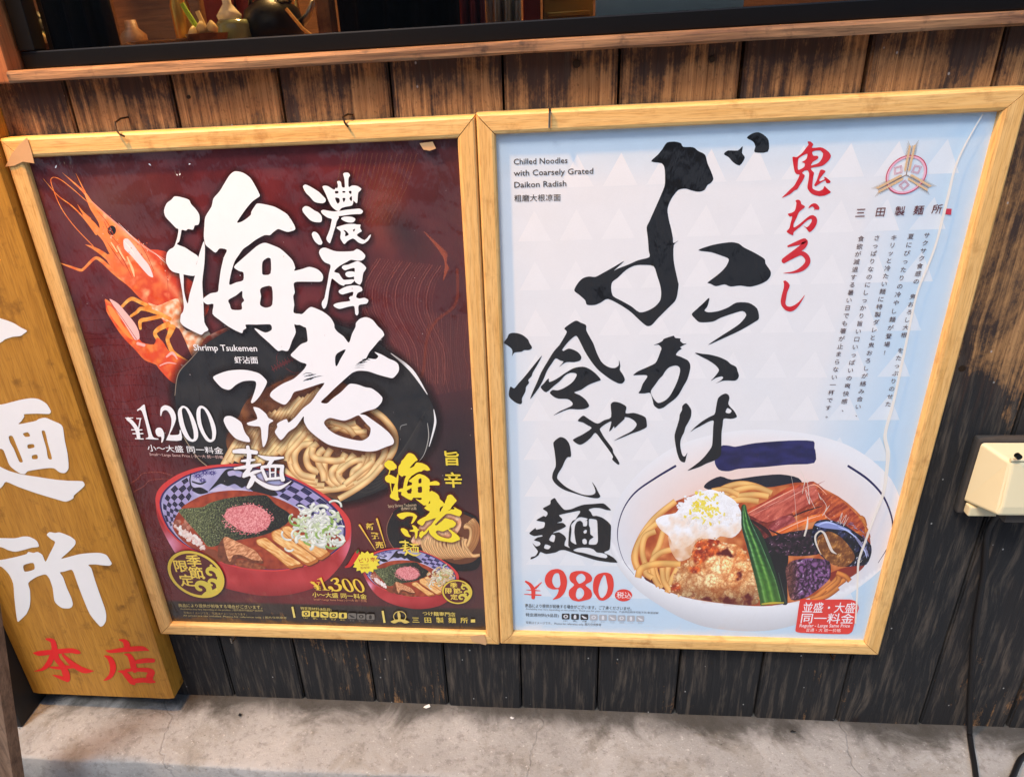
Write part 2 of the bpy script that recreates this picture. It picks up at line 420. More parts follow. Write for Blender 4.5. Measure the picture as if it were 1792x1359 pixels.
# room behind the glass
room = MB()
room.box((-1.2, 1.5, .1), (1.9, 1.53, 2.0))
struct(room.build('shop_back_wall', 'shop_wood'))
struct(MB().box((-1.2, .075, 1.98), (1.9, 1.5, 2.0)).build('shop_ceiling', 'shop_wood'))
struct(MB().box((-1.22, .075, .1), (-1.2, 1.5, 2.0)).build('shop_side_wall', 'shop_wood'))
struct(MB().box((-1.2, .075, .1), (1.9, 1.5, .12)).build('shop_floor', 'shop_wood'))
MB_ = MB().box((-1.15, .08, .79), (1.8, .75, .822), .003)
tag(MB_.build('counter', 'shop_wood'), 'dark wooden counter standing just behind the shop window', 'counter')
CT = .822
def at(px, Y): return on(px, 20, Y)[0]
# post inside, curtain, things on the counter
tag(MB().box((at(552, .10), .10, CT), (at(577, .10), .13, 1.95), .002).build('interior_post', 'jamb_wood'), 'light brown upright wooden post behind the window', 'post')
def cloth(name, x0, x1, Y, z0, z1, mat, folds, label, cat):
    v, f = [], []; nx, nz = 40, 8
    for j in range(nz + 1):
        for i in range(nx + 1):
            u = i / nx; z = z0 + (z1 - z0) * j / nz
            v.append((x0 + (x1 - x0) * u, Y + .010 * math.sin(u * folds * 6.28 + .4 * math.sin(z * 12)) + .004 * math.sin(u * folds * 14 + 1), z + .002 * math.sin(u * 30)))
    for j in range(nz):
        for i in range(nx): f.append((j * (nx + 1) + i, j * (nx + 1) + i + 1, (j + 1) * (nx + 1) + i + 1, (j + 1) * (nx + 1) + i))
    o = mesh_obj(name, v, f, mat, smooth=True)
    sd_ = o.modifiers.new('thick', 'SOLIDIFY'); sd_.thickness = .002
    return tag(o, label, cat)
cloth('curtain', at(30, .14), at(196, .14), .14, CT + .002, 1.5, 'dark_cloth', 5, 'black curtain hanging behind the glass next to the left jamb', 'curtain')
cloth('door_curtain', at(582, .13), at(800, .13), .16, CT + .002, 1.5, 'dark_cloth', 4, 'black cloth hanging beside the upright wooden post', 'curtain')
cloth('cloth', at(795, .2), at(850, .2), .20, CT + .002, 1.4, 'pink_cloth', 3, 'dull pink cloth hanging next to the black cloth', 'cloth')
cloth('towel', at(853, .22), at(912, .22), .22, CT + .002, 1.4, 'white_cloth', 3, 'white cloth hanging between the pink cloth and the red box', 'towel')
tag(MB().box((at(915, .24), .24, CT), (at(946, .24), .40, 1.1), .003).build('red_box', 'red_box'), 'tall dark red box behind the window', 'box')
tr_ = MB().box((at(950, .26), .26, CT), (at(1038, .26), .28, .95), .002)
for k in range(5): tr_.box((at(958, .26), .254, CT + .012 + k * .022), (at(1032, .26), .2595, CT + .018 + k * .022), .001)
tag(tr_.build('brass_panel', 'brass'), 'ribbed brass coloured panel beside the red box', 'panel')
tag(MB().box((at(1042, .052), .052, CT), (at(1300, .052), .054, 1.15)).build('menu_sheet', 'paper'), 'large white sheet standing behind the right part of the window', 'sheet')
tag(MB().box((at(200, .42), .42, CT), (at(352, .42), .60, 1.06), .004).build('wooden_crate', 'shop_wood'), 'brown wooden crate standing on the counter behind the plate', 'crate')
tag(MB().box((at(358, .36), .36, CT), (at(398, .36), .46, .99), .003).build('red_carton', 'red_box'), 'reddish brown carton beside the wooden crate', 'carton')
px_ = on(280, 66, .22)
tag(MB().lathe((px_[0], .24, CT), [(.02, 0), (.03, .004), (.052, .012), (.055, .0135), (.05, .0125), (.0, .006)], 28).build('plate', 'ceramic', None, True), 'shallow cream plate on the counter beside a bunch of leek', 'plate')
bw = empty('garlic_basket', (on(362, 60, .22)[0], .22, CT), 'small basket of peeled garlic with a green leek stalk', 'basket')
bx = bw.location
MB().lathe((bx[0], .22, CT), [(.012, 0), (.022, .004), (.028, .018), (.026, .018), (.018, .006), (0, .005)], 20).build('basket_bowl', 'shop_wood', bw)
for k in range(7):
    a = k * 2.4; r = .006 + .0022 * k
    MB().lathe((bx[0] + r * math.cos(a), .22 + r * math.sin(a) - .004, CT + .012 + (k % 3) * .005), [(.001, -.006), (.0065, -.003), (.008, .002), (.005, .007), (.001, .011)], 10).build('garlic_clove', 'garlic', bw, True)
MB().tube([(bx[0] - .006, .222, CT + .012), (bx[0] - .016, .222, CT + .032), (bx[0] - .027, .222, CT + .055)], [.004, .0036, .003], 8).build('leek_stalk', 'leek', bw)
MB().tube([(bx[0] + .002, .222, CT + .012), (bx[0] - .008, .222, CT + .045)], [.0035, .003], 8).build('leek_stalk', 'garlic', bw)
jx = on(404, 40, .26)[0]
jr = empty('glass_jar', (jx, .27, CT), 'green glass jar with a cream ladle standing in it', 'jar')
MB().lathe((jx, .27, CT), [(.022, 0), (.025, .004), (.025, .028), (.021, .034), (.019, .034), (.018, .006), (0, .006)], 24).build('jar_body', 'glass_jar', jr, True)
MB().lathe((jx - .004, .268, CT + .024), [(.001, 0), (.014, .006), (.017, .016), (.012, .022), (.006, .030), (.0055, .12)], 16).build('ladle', 'ceramic', jr, True)
kx = on(470, 40, .28)[0]
kt = empty('kettle', (kx, .30, CT), 'dark steel kettle with a curved spout on the counter', 'kettle')
MB().lathe((kx, .30, CT), [(.03, 0), (.040, .004), (.044, .022), (.038, .045), (.020, .058), (.004, .064)], 28).build('kettle_body', 'black_metal', kt, True)
MB().tube([(kx + .036, .295, CT + .02), (kx + .055, .29, CT + .034), (kx + .066, .288, CT + .052)], [.007, .005, .0035], 10).build('spout', 'steel', kt, True)
MB().tube([(kx - .03, .30, CT + .052), (kx - .02, .30, CT + .09), (kx + .02, .30, CT + .09), (kx + .03, .30, CT + .052)], .003, 8).build('handle', 'steel', kt, True)
stx = on(532, 30, .2)[0]
tag(MB().tube([(stx - .022, .2, CT + .040), (stx - .004, .2, CT + .016), (stx + .012, .2, CT + .003)], .0022, 8).build('wooden_stick', 'pine'), 'thin pale wooden stick leaning by the kettle', 'stick')

for i_, (px, Y, h_, r_, mt_, lb_) in enumerate(((150, .30, .16, .016, 'glass_jar', 'slim green bottle in front of the black curtain'), (226, .33, .045, .019, 'shop_wood', 'small brown cup standing before the wooden crate'), (318, .34, .11, .014, 'brass', 'narrow brass shaker between the plate and the carton'), (440, .40, .14, .020, 'red_box', 'dark red bottle behind the kettle'), (505, .36, .12, .018, 'brass', 'brass canister to one side of the kettle near the stick'))):
    x_ = on(px, 30, Y)[0]
    tag(MB().lathe((x_, Y, CT), [(r_ * .9, 0), (r_, .003), (r_, h_ * .55), (r_ * .5, h_ * .75), (r_ * .42, h_), (r_ * .3, h_)], 20).build('counter_vessel', mt_, None, True), lb_, 'vessel')
# ------------------------------------------------------------------ lamps whose warm light falls on the wall and counter
def lamp(name, loc, label, energy, col, r, aim=None):
    e = empty(name, loc, label, 'lamp')
    x, y, z = loc
    MB().lathe((x, y, z + .012), [(.012, .085), (.022, .08), (.030, .05), (.075, -.01), (.078, -.012), (.072, -.011), (.026, .048), (.004, .07)], 28).build('lamp_shade', 'shade_metal', e, True)
    MB().tube([(x, y, z + .09), (x, y, z + .30)], .006, 8).build('stem', 'shade_metal', e)
    MB().lathe((x, y, z - .002), [(.002, -.026), (.016, -.020), (.024, -.004), (.021, .012), (.011, .032), (.010, .045)], 20).build('bulb', 'bulb', e, True)
    l = bpy.data.lights.new(name + '_light', 'POINT'); l.energy = energy; l.color = col; l.shadow_soft_size = r
    lo = bpy.data.objects.new('lamp_light', l); lo.location = (0, 0, -.045); link(lo, e)
lamp('pendant_lamp', (-.35, .55, 1.45), 'warm pendant lamp hanging over the shop counter', 26, (1, .55, .2), .03)
lamp('eave_lamp', (-.60, -.27, 1.70), 'warm hanging lamp over the wooden signboard outside', 44, (1, .48, .10), .03)

# ------------------------------------------------------------------ black pillar and weathered board at the left
tag(MB().box((-1.02, -.0545, GZ + .001), (-.8305, .024, 1.7), .003).build('black_pillar', 'black_paint'), 'black painted pillar at the foot of the wooden signboard', 'pillar')
a, c = on(3, 1075, -.16), on(43, 1359, -.16)
a, c = a - np.array([0, .022, 0]), c - np.array([0, .022, 0])
dv = (a - c) / np.linalg.norm(a - c)
q0 = c - dv * ((c[2] - (GZ - .099)) / dv[2]); q1 = c + dv * .62
bd = MB()
sidev = np.array([-dv[2], 0, dv[0]]); wv_, th = .055, .022
vv = []
for q in (q0, q1):
    for s_ in (0, wv_):
        for y in (0, th): vv.append(q + sidev * s_ * 1 + np.array([0, y, 0]))
bd.add(vv, [(0, 1, 3, 2), (4, 6, 7, 5), (0, 4, 5, 1), (2, 3, 7, 6), (0, 2, 6, 4), (1, 5, 7, 3)])
tag(bd.build('leaning_board', 'grey_wood'), 'weathered brown board leaning in front of the black pillar', 'board')

# ------------------------------------------------------------------ drawing kit for flat print and painted letters
def Z(ox, oy, s):
    """coordinates read off an enlarged detail -> coordinates of the whole reference"""
    return lambda a: np.asarray(a, float).reshape(-1, 2) / s + np.array([ox, oy])
def pt(s): return np.array([float(q) for q in s.replace(',', ' ').split()]).reshape(-1, 2)
def pt3(s): return np.array([float(q) for q in s.replace(',', ' ').split()]).reshape(-1, 3)
def crom(p, n=4, closed=True, k=.42):
    p = np.asarray(p, float); N = len(p)
    if closed: g = lambda i: p[i % N]
    else: g = lambda i: p[min(max(i, 0), N - 1)]
    out = []
    for i in range(N if closed else N - 1):
        p0, p1, p2, p3 = g(i - 1), g(i), g(i + 1), g(i + 2)
        d = np.linalg.norm(p2[:2] - p1[:2])
        def cl(m):
            l = np.linalg.norm(m[:2]); return m * min(1, 1.1 * d / l) if l > 1e-9 else m
        m1, m2 = cl(k * (p2 - p0)), cl(k * (p3 - p1))
        for j in range(n):
            t_ = j / n; a = t_ * t_; c = a * t_
            out.append((2 * c - 3 * a + 1) * p1 + (c - 2 * a + t_) * m1 + (-2 * c + 3 * a) * p2 + (c - a) * m2)
    if not closed: out.append(p[-1])
    return np.array(out)
def inside(P, loops):
    r = np.zeros(len(P), bool)
    for l in loops:
        a, b_ = l, np.roll(l, -1, 0)
        for (x0, y0), (x1, y1) in zip(a, b_):
            c = ((y0 > P[:, 1]) != (y1 > P[:, 1]))
            if abs(y1 - y0) > 1e-12: c &= P[:, 0] < (x1 - x0) * (P[:, 1] - y0) / (y1 - y0) + x0
            r ^= c
    return r
def triangulate(loops, extra=None):
    v, e = [], []
    for l in loops:
        k = len(v); v += [Vector(q) for q in l]; e += [(k + i, k + (i + 1) % len(l)) for i in range(len(l))]
    if extra is not None: v += [Vector(q) for q in extra]
    ov, oe, of, *_ = delaunay_2d_cdt(v, e, [], 0, 1e-4)
    V = np.array([(q.x, q.y) for q in ov]); F = np.array([f for f in of if len(f) == 3])
    if len(F) == 0: return V, F
    return V, F[inside(V[F].mean(1), loops)]

def fbm(x, y, s, o=4, seed=0.): return mnoise.fractal(Vector((x * s, y * s, seed)), 1., 2., o)
def fbv(V, s, o=4, seed=0.): return np.array([mnoise.fractal(Vector((x * s, y * s, seed)), 1., 2., o) for x, y in V])
def cells(V, size, seed=0):
    """rounded lumps: distance to, direction from and number of the nearest of many scattered centres"""
    r = np.random.default_rng(seed); lo, hi = V.min(0) - size, V.max(0) + size
    gx, gy = np.meshgrid(np.arange(lo[0], hi[0], size), np.arange(lo[1], hi[1], size * .8))
    P = np.stack([gx.ravel(), gy.ravel()], 1) + r.uniform(-.5, .5, (gx.size, 2)) * size
    rad = r.uniform(.75, 1.5, len(P))
    best = np.full(len(V), 1e9); sec = np.full(len(V), 1e9); idx = np.zeros(len(V), int)
    for k in range(len(P)):
        d = np.hypot(V[:, 0] - P[k, 0], V[:, 1] - P[k, 1]) / (size * rad[k])
        m = d < best; sec = np.where(m, best, np.minimum(sec, d)); idx[m] = k; best = np.where(m, d, best)
    D = (V - P[idx]) / (size * rad[idx])[:, None]
    return best, sec, D, idx, r.random(len(P))[idx]
def relit(V, s, seed=0., o=4, stretch=(1, 1)):
    """lumpy height field of the pictured surface: height, and light from the upper left"""
    W = V * np.array(stretch); e = .35 / s * .25
    h = fbv(W, s, o, seed); hx = fbv(W + np.array([e, 0]), s, o, seed); hy = fbv(W + np.array([0, e]), s, o, seed)
    return h, np.clip(.5 + 1.5 * ((hx - h) + (hy - h)), 0, 1.4)
def mixa(a, b, f):
    f = np.clip(f, 0, 1)[:, None]; return np.asarray(a, float) * (1 - f) + np.asarray(b, float) * f
FOOD = ('bowl_print', 'soup_print', 'noodle_print', 'noodle_heap_print', 'topping_print', 'seaweed_print', 'shrimp_print', 'small_plate_print', 'chicken_print', 'okra_print', 'leek_print')
class Sheet:
    """flat layers of ink or paint on one plane; every call lies a hair above the last"""
    def __init__(s, parent, Y, dy=7e-7):
        s.parent, s.Y, s.k, s.dy, s.parts = parent, Y, 0., dy, {}
        s.cur = None
    def part(s, name, mat='print', label=None, gap=2e-5):
        key = (name, len(s.parts)); s.parts[key] = dict(v=[], f=[], c=[], n=0, mat=mat, name=name, label=label); s.cur = s.parts[key]; s.k += gap; return s
    def emit(s, V3, F, C):
        c = s.cur
        if c['name'] in FOOD and len(C): C = C.copy(); C[:, :3] = np.clip(C[:, :3] ** 1.22 * 1.10, 0, 1)
        c['v'].append(V3); c['f'] += [tuple(int(i) + c['n'] for i in f) for f in F]; c['c'].append(C); c['n'] += len(V3)
    def y(s):
        s.k += s.dy; return s.Y - s.k
    def cols(s, V, col):
        if callable(col): return np.array([L4(col(x, y)) for x, y in V])
        return np.tile(np.array(L4(col)), (len(V), 1))
    def poly(s, pts, col, holes=(), n=3, k=.42, step=None):
        loops = [crom(p, n, True, k) if n > 1 else np.asarray(p, float) for p in [pts, *holes]]
        ex = None
        if step:
            lo, hi = loops[0].min(0), loops[0].max(0)
            gx, gy = np.meshgrid(np.arange(lo[0], hi[0], step), np.arange(lo[1], hi[1], step))
            gx = gx + (np.arange(gx.shape[0]) % 2)[:, None] * step / 2
            G = np.stack([gx.ravel(), gy.ravel()], 1) + RNG.uniform(-.12, .12, (gx.size, 2)) * step
            ex = G[inside(G, loops)]
        V, F = triangulate(loops, ex)
        if len(F): s.emit(on_arr(V, s.y()), F, s.cols(V, col))
        return loops
    def halo(s, loops, wd, col, a0=.85):
        for li, l in enumerate(loops):
            x, y = l[:, 0], l[:, 1]
            ar = np.sum(x * np.roll(y, -1) - np.roll(x, -1) * y)
            sg = 1 if ar > 0 else -1
            if li: sg = -sg
            d = np.roll(l, -1, 0) - np.roll(l, 1, 0); ln = np.linalg.norm(d, axis=1, keepdims=True); ln[ln == 0] = 1
            nrm = np.stack([d[:, 1], -d[:, 0]], 1) / ln * sg
            V = np.concatenate([l - nrm * 1.0, l + nrm * wd * .45, l + nrm * wd]); n = len(l)
            F = [(i, (i + 1) % n, n + (i + 1) % n, n + i) for i in range(n)] + [(n + i, n + (i + 1) % n, 2 * n + (i + 1) % n, 2 * n + i) for i in range(n)]
            if callable(col):
                C = np.array([L4(col(x_, y_)) for x_, y_ in V]); C[:, 3] *= np.repeat([1, .55, 0], n)
            else:
                C = np.tile(np.array(L4(col)), (3 * n, 1)); C[:n, 3] = a0; C[n:2 * n, 3] = a0 * .55; C[2 * n:, 3] = 0
            s.emit(on_arr(V, s.y()), F, C)
    def stroke(s, p, col, n=6, rough=0., alpha=None, k=.5, wmul=1., cap=True):
        p = np.array(p, float)
        q = crom(p, n, False, k) if len(p) > 2 else np.array([p[0] + (p[1] - p[0]) * u for u in np.linspace(0, 1, 5)])
        d = np.gradient(q[:, :2], axis=0); ln = np.linalg.norm(d, axis=1, keepdims=True); ln[ln == 0] = 1; d /= ln
        nr = np.stack([-d[:, 1], d[:, 0]], 1); hw = np.maximum(q[:, 2], .05) / 2 * wmul
        r1 = 1 + rough * RNG.uniform(-1, 1, len(q)); r2 = 1 + rough * RNG.uniform(-1, 1, len(q))
        A, B = q[:, :2] + nr * (hw * r1)[:, None], q[:, :2] - nr * (hw * r2)[:, None]
        loop = list(A)
        def fan(c, n0, dd, h):
            return [c + (n0 * math.cos(t_) + dd * math.sin(t_) * .75) * h for t_ in np.linspace(0, math.pi, 7)[1:-1]]
        if cap: loop += fan(q[-1, :2], nr[-1], d[-1], hw[-1])
        loop += list(B[::-1])
        if cap: loop += fan(q[0, :2], -nr[0], -d[0], hw[0])
        # plain ribbon + caps as a strip (robust on tight bends)
        nq = len(q); V = np.concatenate([A, B]); F = [(i, i + 1, nq + i + 1, nq + i) for i in range(nq - 1)]
        if cap:
            f1 = fan(q[-1, :2], nr[-1], d[-1], hw[-1]); f0 = fan(q[0, :2], -nr[0], -d[0], hw[0])
            k1 = len(V); V = np.concatenate([V, f1, f0]); F.append(tuple([nq - 1] + list(range(k1, k1 + 5)) + [2 * nq - 1])); F.append(tuple([nq] + list(range(k1 + 5, k1 + 10)) + [0]))
        C = s.cols(V, col)
        if alpha is not None: C[:, 3] = alpha
        s.emit(on_arr(V, s.y()), F, C)
    def noodle(s, p, wd, c_mid, c_edge, n=7, hi=None, shadow=True, k=.5):
        p = np.array(p, float); q = crom(p, n, False, k)
        d = np.gradient(q, axis=0); ln = np.linalg.norm(d, axis=1, keepdims=True); ln[ln == 0] = 1; d /= ln
        nr = np.stack([-d[:, 1], d[:, 0]], 1)
        nr[nr[:, 1] > 0] *= 1
        us = (-1, -.72, -.25, .25, .72, 1)
        hi = hi or tuple(min(255, c + 22) for c in c_mid)
        N = len(q); V = np.concatenate([q + nr * u * wd / 2 for u in us])
        C = np.zeros((len(V), 4)); C[:, 3] = 1
        for j, u in enumerate(us):
            for i in range(N):
                up = -nr[i, 1] * u - nr[i, 0] * u * .5      # lit from the upper left
                tt = .5 + .5 * up
                base = np.array(c_edge) + (np.array(c_mid) - np.array(c_edge)) * (1 - abs(u) ** 2.2) * (.55 + .45 * tt)
                if abs(u) < .8: base = base + (np.array(hi) - np.array(c_mid)) * max(0, up) * .9
                C[j * N + i, :3] = lin(np.clip(base * (1 + .05 * math.sin(i * .55 + p[0, 0])), 0, 255))
        F = [(j * N + i, j * N + i + 1, (j + 1) * N + i + 1, (j + 1) * N + i) for j in range(5) for i in range(N - 1)]
        s.emit(on_arr(V, s.y()), F, C)
    def relief(s, pts, fn, step=1.3, n=3):
        """filled outline whose ink is worked out for all points at once"""
        lp = crom(pts, n)
        lo, hi = lp.min(0), lp.max(0)
        gx, gy = np.meshgrid(np.arange(lo[0], hi[0], step), np.arange(lo[1], hi[1], step))
        gx = gx + (np.arange(gx.shape[0]) % 2)[:, None] * step / 2
        G = np.stack([gx.ravel(), gy.ravel()], 1)
        V, F = triangulate([lp], G[inside(G, [lp])])
        C = np.ones((len(V), 4)); C[:, :3] = lin(np.clip(fn(V), 0, 255))
        s.emit(on_arr(V, s.y()), F, C)
    def ribbon(s, p, prof, vary=.06, n=10, tint=None):
        """band along p (x, y, width) with the colours of prof across it"""
        q = crom(np.array(p, float), n, False)
        d = np.gradient(q[:, :2], axis=0); d /= np.maximum(np.linalg.norm(d, axis=1, keepdims=True), 1e-9)
        nr = np.stack([-d[:, 1], d[:, 0]], 1); N = len(q)
        prof = sorted(prof); us = np.linspace(-1, 1, 25); pu = [a for a, _ in prof]
        pc = np.array([c for _, c in prof], float)
        V, C = [], []
        for u in us:
            c = np.array([np.interp(u, pu, pc[:, k]) for k in range(3)])
            for i in range(N):
                V.append(q[i, :2] + nr[i] * u * q[i, 2] / 2)
                m_ = 1 + vary * fbm(q[i, 0] * 1.0 + u * 9, q[i, 1] * .8, .22, 3, 2.) * 2.2
                cc = c * m_
                if tint: cc = cc + (np.array(tint) - cc) * .55 * max(0, i / (N - 1) - .45) * 1.6
                C.append((*lin(np.clip(cc, 0, 255)), 1))
        F = [(j * N + i, j * N + i + 1, (j + 1) * N + i + 1, (j + 1) * N + i) for j in range(len(us) - 1) for i in range(N - 1)]
        s.emit(on_arr(np.array(V), s.y()), F, np.array(C))
    def dot(s, x, y, rx, ry, col, n=8, jag=.0, ang=0):
        a = np.linspace(0, 2 * math.pi, n, endpoint=False) + ang
        r = 1 + jag * RNG.uniform(-1, 1, n)
        ca, sa = math.cos(ang), math.sin(ang)
        u, v = rx * r * np.cos(a - ang), ry * r * np.sin(a - ang)
        V = np.stack([x + u * ca - v * sa, y + u * sa + v * ca], 1)
        V = np.concatenate([V, [[x - rx * .15, y - ry * .2]]])
        C = s.cols(V[:1], col)
        C = np.tile(C[0], (n + 1, 1)); C[-1, :3] = np.minimum(C[-1, :3] * 1.12, 1); C[:n, :3] *= .92
        s.emit(on_arr(V, s.y()), [(i, (i + 1) % n, n) for i in range(n)], C)
    def text(s, body, p0, p1, h, col, bold=0., fit=True):
        """one line of type, baseline from p0 to p1, letters h high"""
        V, F, wd, ht = glyphs(body, bold)
        Y = s.y(); A, B = on(*p0, Y), on(*p1, Y); U = B - A; ln = np.linalg.norm(U); U /= ln
        W_ = np.array([-U[2], 0, U[0]]); hh = np.linalg.norm(on(p0[0], p0[1] - h, Y) - A)
        sx_ = ln / wd; sy_ = hh / ht
        s.emit(A + V[:, :1] * sx_ * U + V[:, 1:2] * sy_ * W_, F, np.tile(np.array(L4(col)), (len(V), 1)))
    def column(s, body, p0, p1, size, col, bold=0.):
        A0, A1 = np.array(p0, float), np.array(p1, float)
        for i, ch in enumerate(body):
            if ch == ' ': continue
            c = A0 + (A1 - A0) * (i / max(1, len(body) - 1))
            V, F, wd, ht = glyphs(ch, bold); Y = s.y()
            P = on(*c, Y); e = np.linalg.norm(on(c[0] + size, c[1], Y) - P)
            s.emit(P + np.stack([(V[:, 0] - wd / 2) * e, np.zeros(len(V)), (V[:, 1] - .36) * e], 1), F, np.tile(np.array(L4(col)), (len(V), 1)))
    def build(s):
        out = []
        l = np.array(s.parent.location)
        for c in s.parts.values():
            if not c['v']: continue
            V = np.concatenate(c['v']) - l; C = np.concatenate(c['c']); F = c['f']
            F2 = []
            for f in F:                                   # every face looks at the street
                a_, b_, d_ = V[f[0]], V[f[1]], V[f[2]]
                ny = (b_[2] - a_[2]) * (d_[0] - a_[0]) - (b_[0] - a_[0]) * (d_[2] - a_[2])
                F2.append(f if ny < 0 else f[::-1])
            me = bpy.data.meshes.new(c['name']); me.from_pydata(V.tolist(), [], F2)
            at_ = me.color_attributes.new('Col', 'FLOAT_COLOR', 'POINT'); at_.data.foreach_set('color', C.astype(np.float32).ravel())
            me.materials.append(MAT[c['mat']])
            o = link(bpy.data.objects.new(c['name'], me), s.parent)
            if c['label']: o['label'] = c['label']
            if c['name'] in ('wood_grain_print', 'triangle_pattern_print', 'noodle_print', 'noodle_heap_print', 'small_lettering', 'story_lettering', 'leek_print', 'dust_specks'): o['kind'] = 'stuff'
            out.append(o)
        return out

_G = {}
_fc = bpy.data.curves.new('type', 'FONT'); _fo = bpy.data.objects.new('type', _fc); COL.objects.link(_fo)
_fc.resolution_u = 2; _fc.size = 1
def glyphs(body, bold=0.):
    k = (body, bold)
    if k not in _G:
        _fc.body = body; _fc.offset = bold
        dg = bpy.context.evaluated_depsgraph_get(); ev = _fo.evaluated_get(dg); me = ev.to_mesh()
        V = np.array([v.co[:2] for v in me.vertices]).reshape(-1, 2); F = [tuple(p.vertices) for p in me.polygons]
        ev.to_mesh_clear()
        x0, x1 = V[:, 0].min(), V[:, 0].max(); V = V - np.array([x0, 0])
        _G[k] = (V, F, max(x1 - x0, .05) if len(body) > 1 else max(x1 - x0, .3), V[:, 1].max())
    return _G[k]

# ------------------------------------------------------------------ wooden signboard with painted letters
SY = -.0125
sb = empty('wooden_signboard', (-.70, 0, -.156), 'brown wooden signboard with white brush characters and two red characters', 'sign')
sv, sf = [], []
nx_, nz_ = 26, 90
for j in range(nz_ + 1):
    for i in range(nx_ + 1):
        x = -.829 + (.829 - .5735) * i / nx_; z = -.156 + 1.05 * j / nz_
        e = min(i, nx_ - i) / 1.0
        sv.append((x, SY + (.0018 if e < .5 else 0) + .0004 * mnoise.noise(Vector((x * 30, 0, z * 4))), z))
for j in range(nz_):
    for i in range(nx_): sf.append((j * (nx_ + 1) + i, j * (nx_ + 1) + i + 1, (j + 1) * (nx_ + 1) + i + 1, (j + 1) * (nx_ + 1) + i))
mesh_obj('front_face', sv, sf, 'sign_wood', sb, True)
MB().box((-.829, SY + .0022, -.156), (-.5735, .0235, .894), .0008).build('board', 'sign_wood', sb)
S = Sheet(sb, SY - .0005, 3e-6)
zq, zr, zs, zt = Z(0, 540, 6.795), Z(0, 680, 6.175), Z(0, 920, 7.155), Z(40, 1100, 7.168)
S.part('white_lettering', 'white_paint')
S.poly(zq(pt('-200,80 20,120 160,170 240,220 320,262 280,300 240,325 150,335 60,365 20,395 -150,450')), (240, 240, 238))
S.part('white_lettering', 'white_paint')
S.poly(zr(pt('-260,220 20,170 120,145 220,120 330,102 420,112 500,160 540,220 550,250 530,272 400,268 260,275 262,300 230,350 200,382 300,365 390,345 420,325 490,312 560,340 650,380 680,420 700,560 730,700 742,850 720,895 690,910 640,900 580,858 480,860 300,890 270,920 220,915 150,870 100,820 60,720 20,650 -260,600')), (240, 240, 238),
       [zr(pt(h)) for h in ('95,515 135,512 190,640 247,785 210,788 150,650 110,580', '248,485 300,470 325,510 275,518', '300,605 360,598 370,632 305,645', '348,720 400,712 405,755 350,757', '450,460 485,458 520,600 562,755 520,750 500,640')])
S.poly(zr(pt('-200,760 -60,810 40,860 110,890 240,925 400,950 600,980 740,992 890,998 915,1040 870,1090 800,1150 790,1185 710,1218 600,1190 400,1130 200,1060 65,1005 20,1060 -160,1150')), (240, 240, 238))
S.part('white_lettering', 'white_paint')
S.poly(zs(pt('-160,155 20,150 180,152 290,130 370,135 455,180 487,255 400,270 290,300 190,320 100,300 20,265 -160,240')), (240, 240, 238))
S.poly(zs(pt('-100,440 60,415 200,385 330,350 355,322 420,335 470,322 530,360 570,445 620,350 690,205 640,165 585,110 620,75 690,85 740,78 800,95 880,130 940,175 945,220 920,260 850,330 765,408 880,380 1000,350 1150,335 1250,335 1330,360 1380,430 1400,470 1370,495 1280,490 1200,480 1105,485 1145,530 1190,680 1260,880 1310,1020 1330,1110 1325,1190 1290,1245 1250,1253 1130,1110 1050,930 970,720 920,580 890,545 800,570 750,580 790,640 840,780 890,890 912,970 900,1010 860,1030 780,1025 720,985 680,930 660,780 620,660 580,610 540,608 450,640 355,710 375,800 380,920 370,1010 330,1100 260,1170 220,1195 200,1080 180,900 165,720 110,600 20,510 -100,480')), (240, 240, 238), [zs(pt('295,490 415,460 430,540 310,570'))], k=.35)
def strokes(S, zf, sc, txt, col, **kw):
    for ln in txt.strip().split('\n'):
        a = pt3(ln); xy = zf(a[:, :2]); S.stroke(np.column_stack([xy, a[:, 2] / sc]), col, **kw)
S.part('red_lettering', 'red_paint')
strokes(S, zt, 7.168, """290,125,20 370,150,60 395,230,75 400,300,80 430,380,70 500,470,70 540,560,90 562,640,60 560,662,14
130,300,10 200,305,60 400,285,60 600,270,60 690,290,50 725,302,5
370,320,60 330,420,70 250,500,40 140,530,4
500,320,30 600,420,60 720,500,70 800,525,60 890,525,5
340,478,20 450,487,40 560,475,45 640,485,15
560,640,50 450,600,40 370,575,4""", (226, 30, 30))
S.part('red_lettering', 'red_paint')
strokes(S, zt, 7.168, """1205,135,10 1270,150,50 1300,190,80 1310,250,70
1040,268,8 1100,280,40 1300,255,60 1500,245,60 1580,270,10
1020,335,10 1090,370,60 1130,470,80 1110,570,60 1060,620,40 1010,645,4
1270,315,8 1330,330,50 1370,400,75 1390,480,75 1410,520,70
1430,410,50 1540,395,60 1640,395,50
1195,530,10 1260,540,50 1310,590,70 1370,660,70 1400,690,30
1290,520,40 1400,510,40 1560,515,60 1620,540,70
1620,540,80 1590,600,90 1600,640,70
1370,655,60 1500,640,60 1600,650,60 1660,665,15""", (226, 30, 30))
S.build()

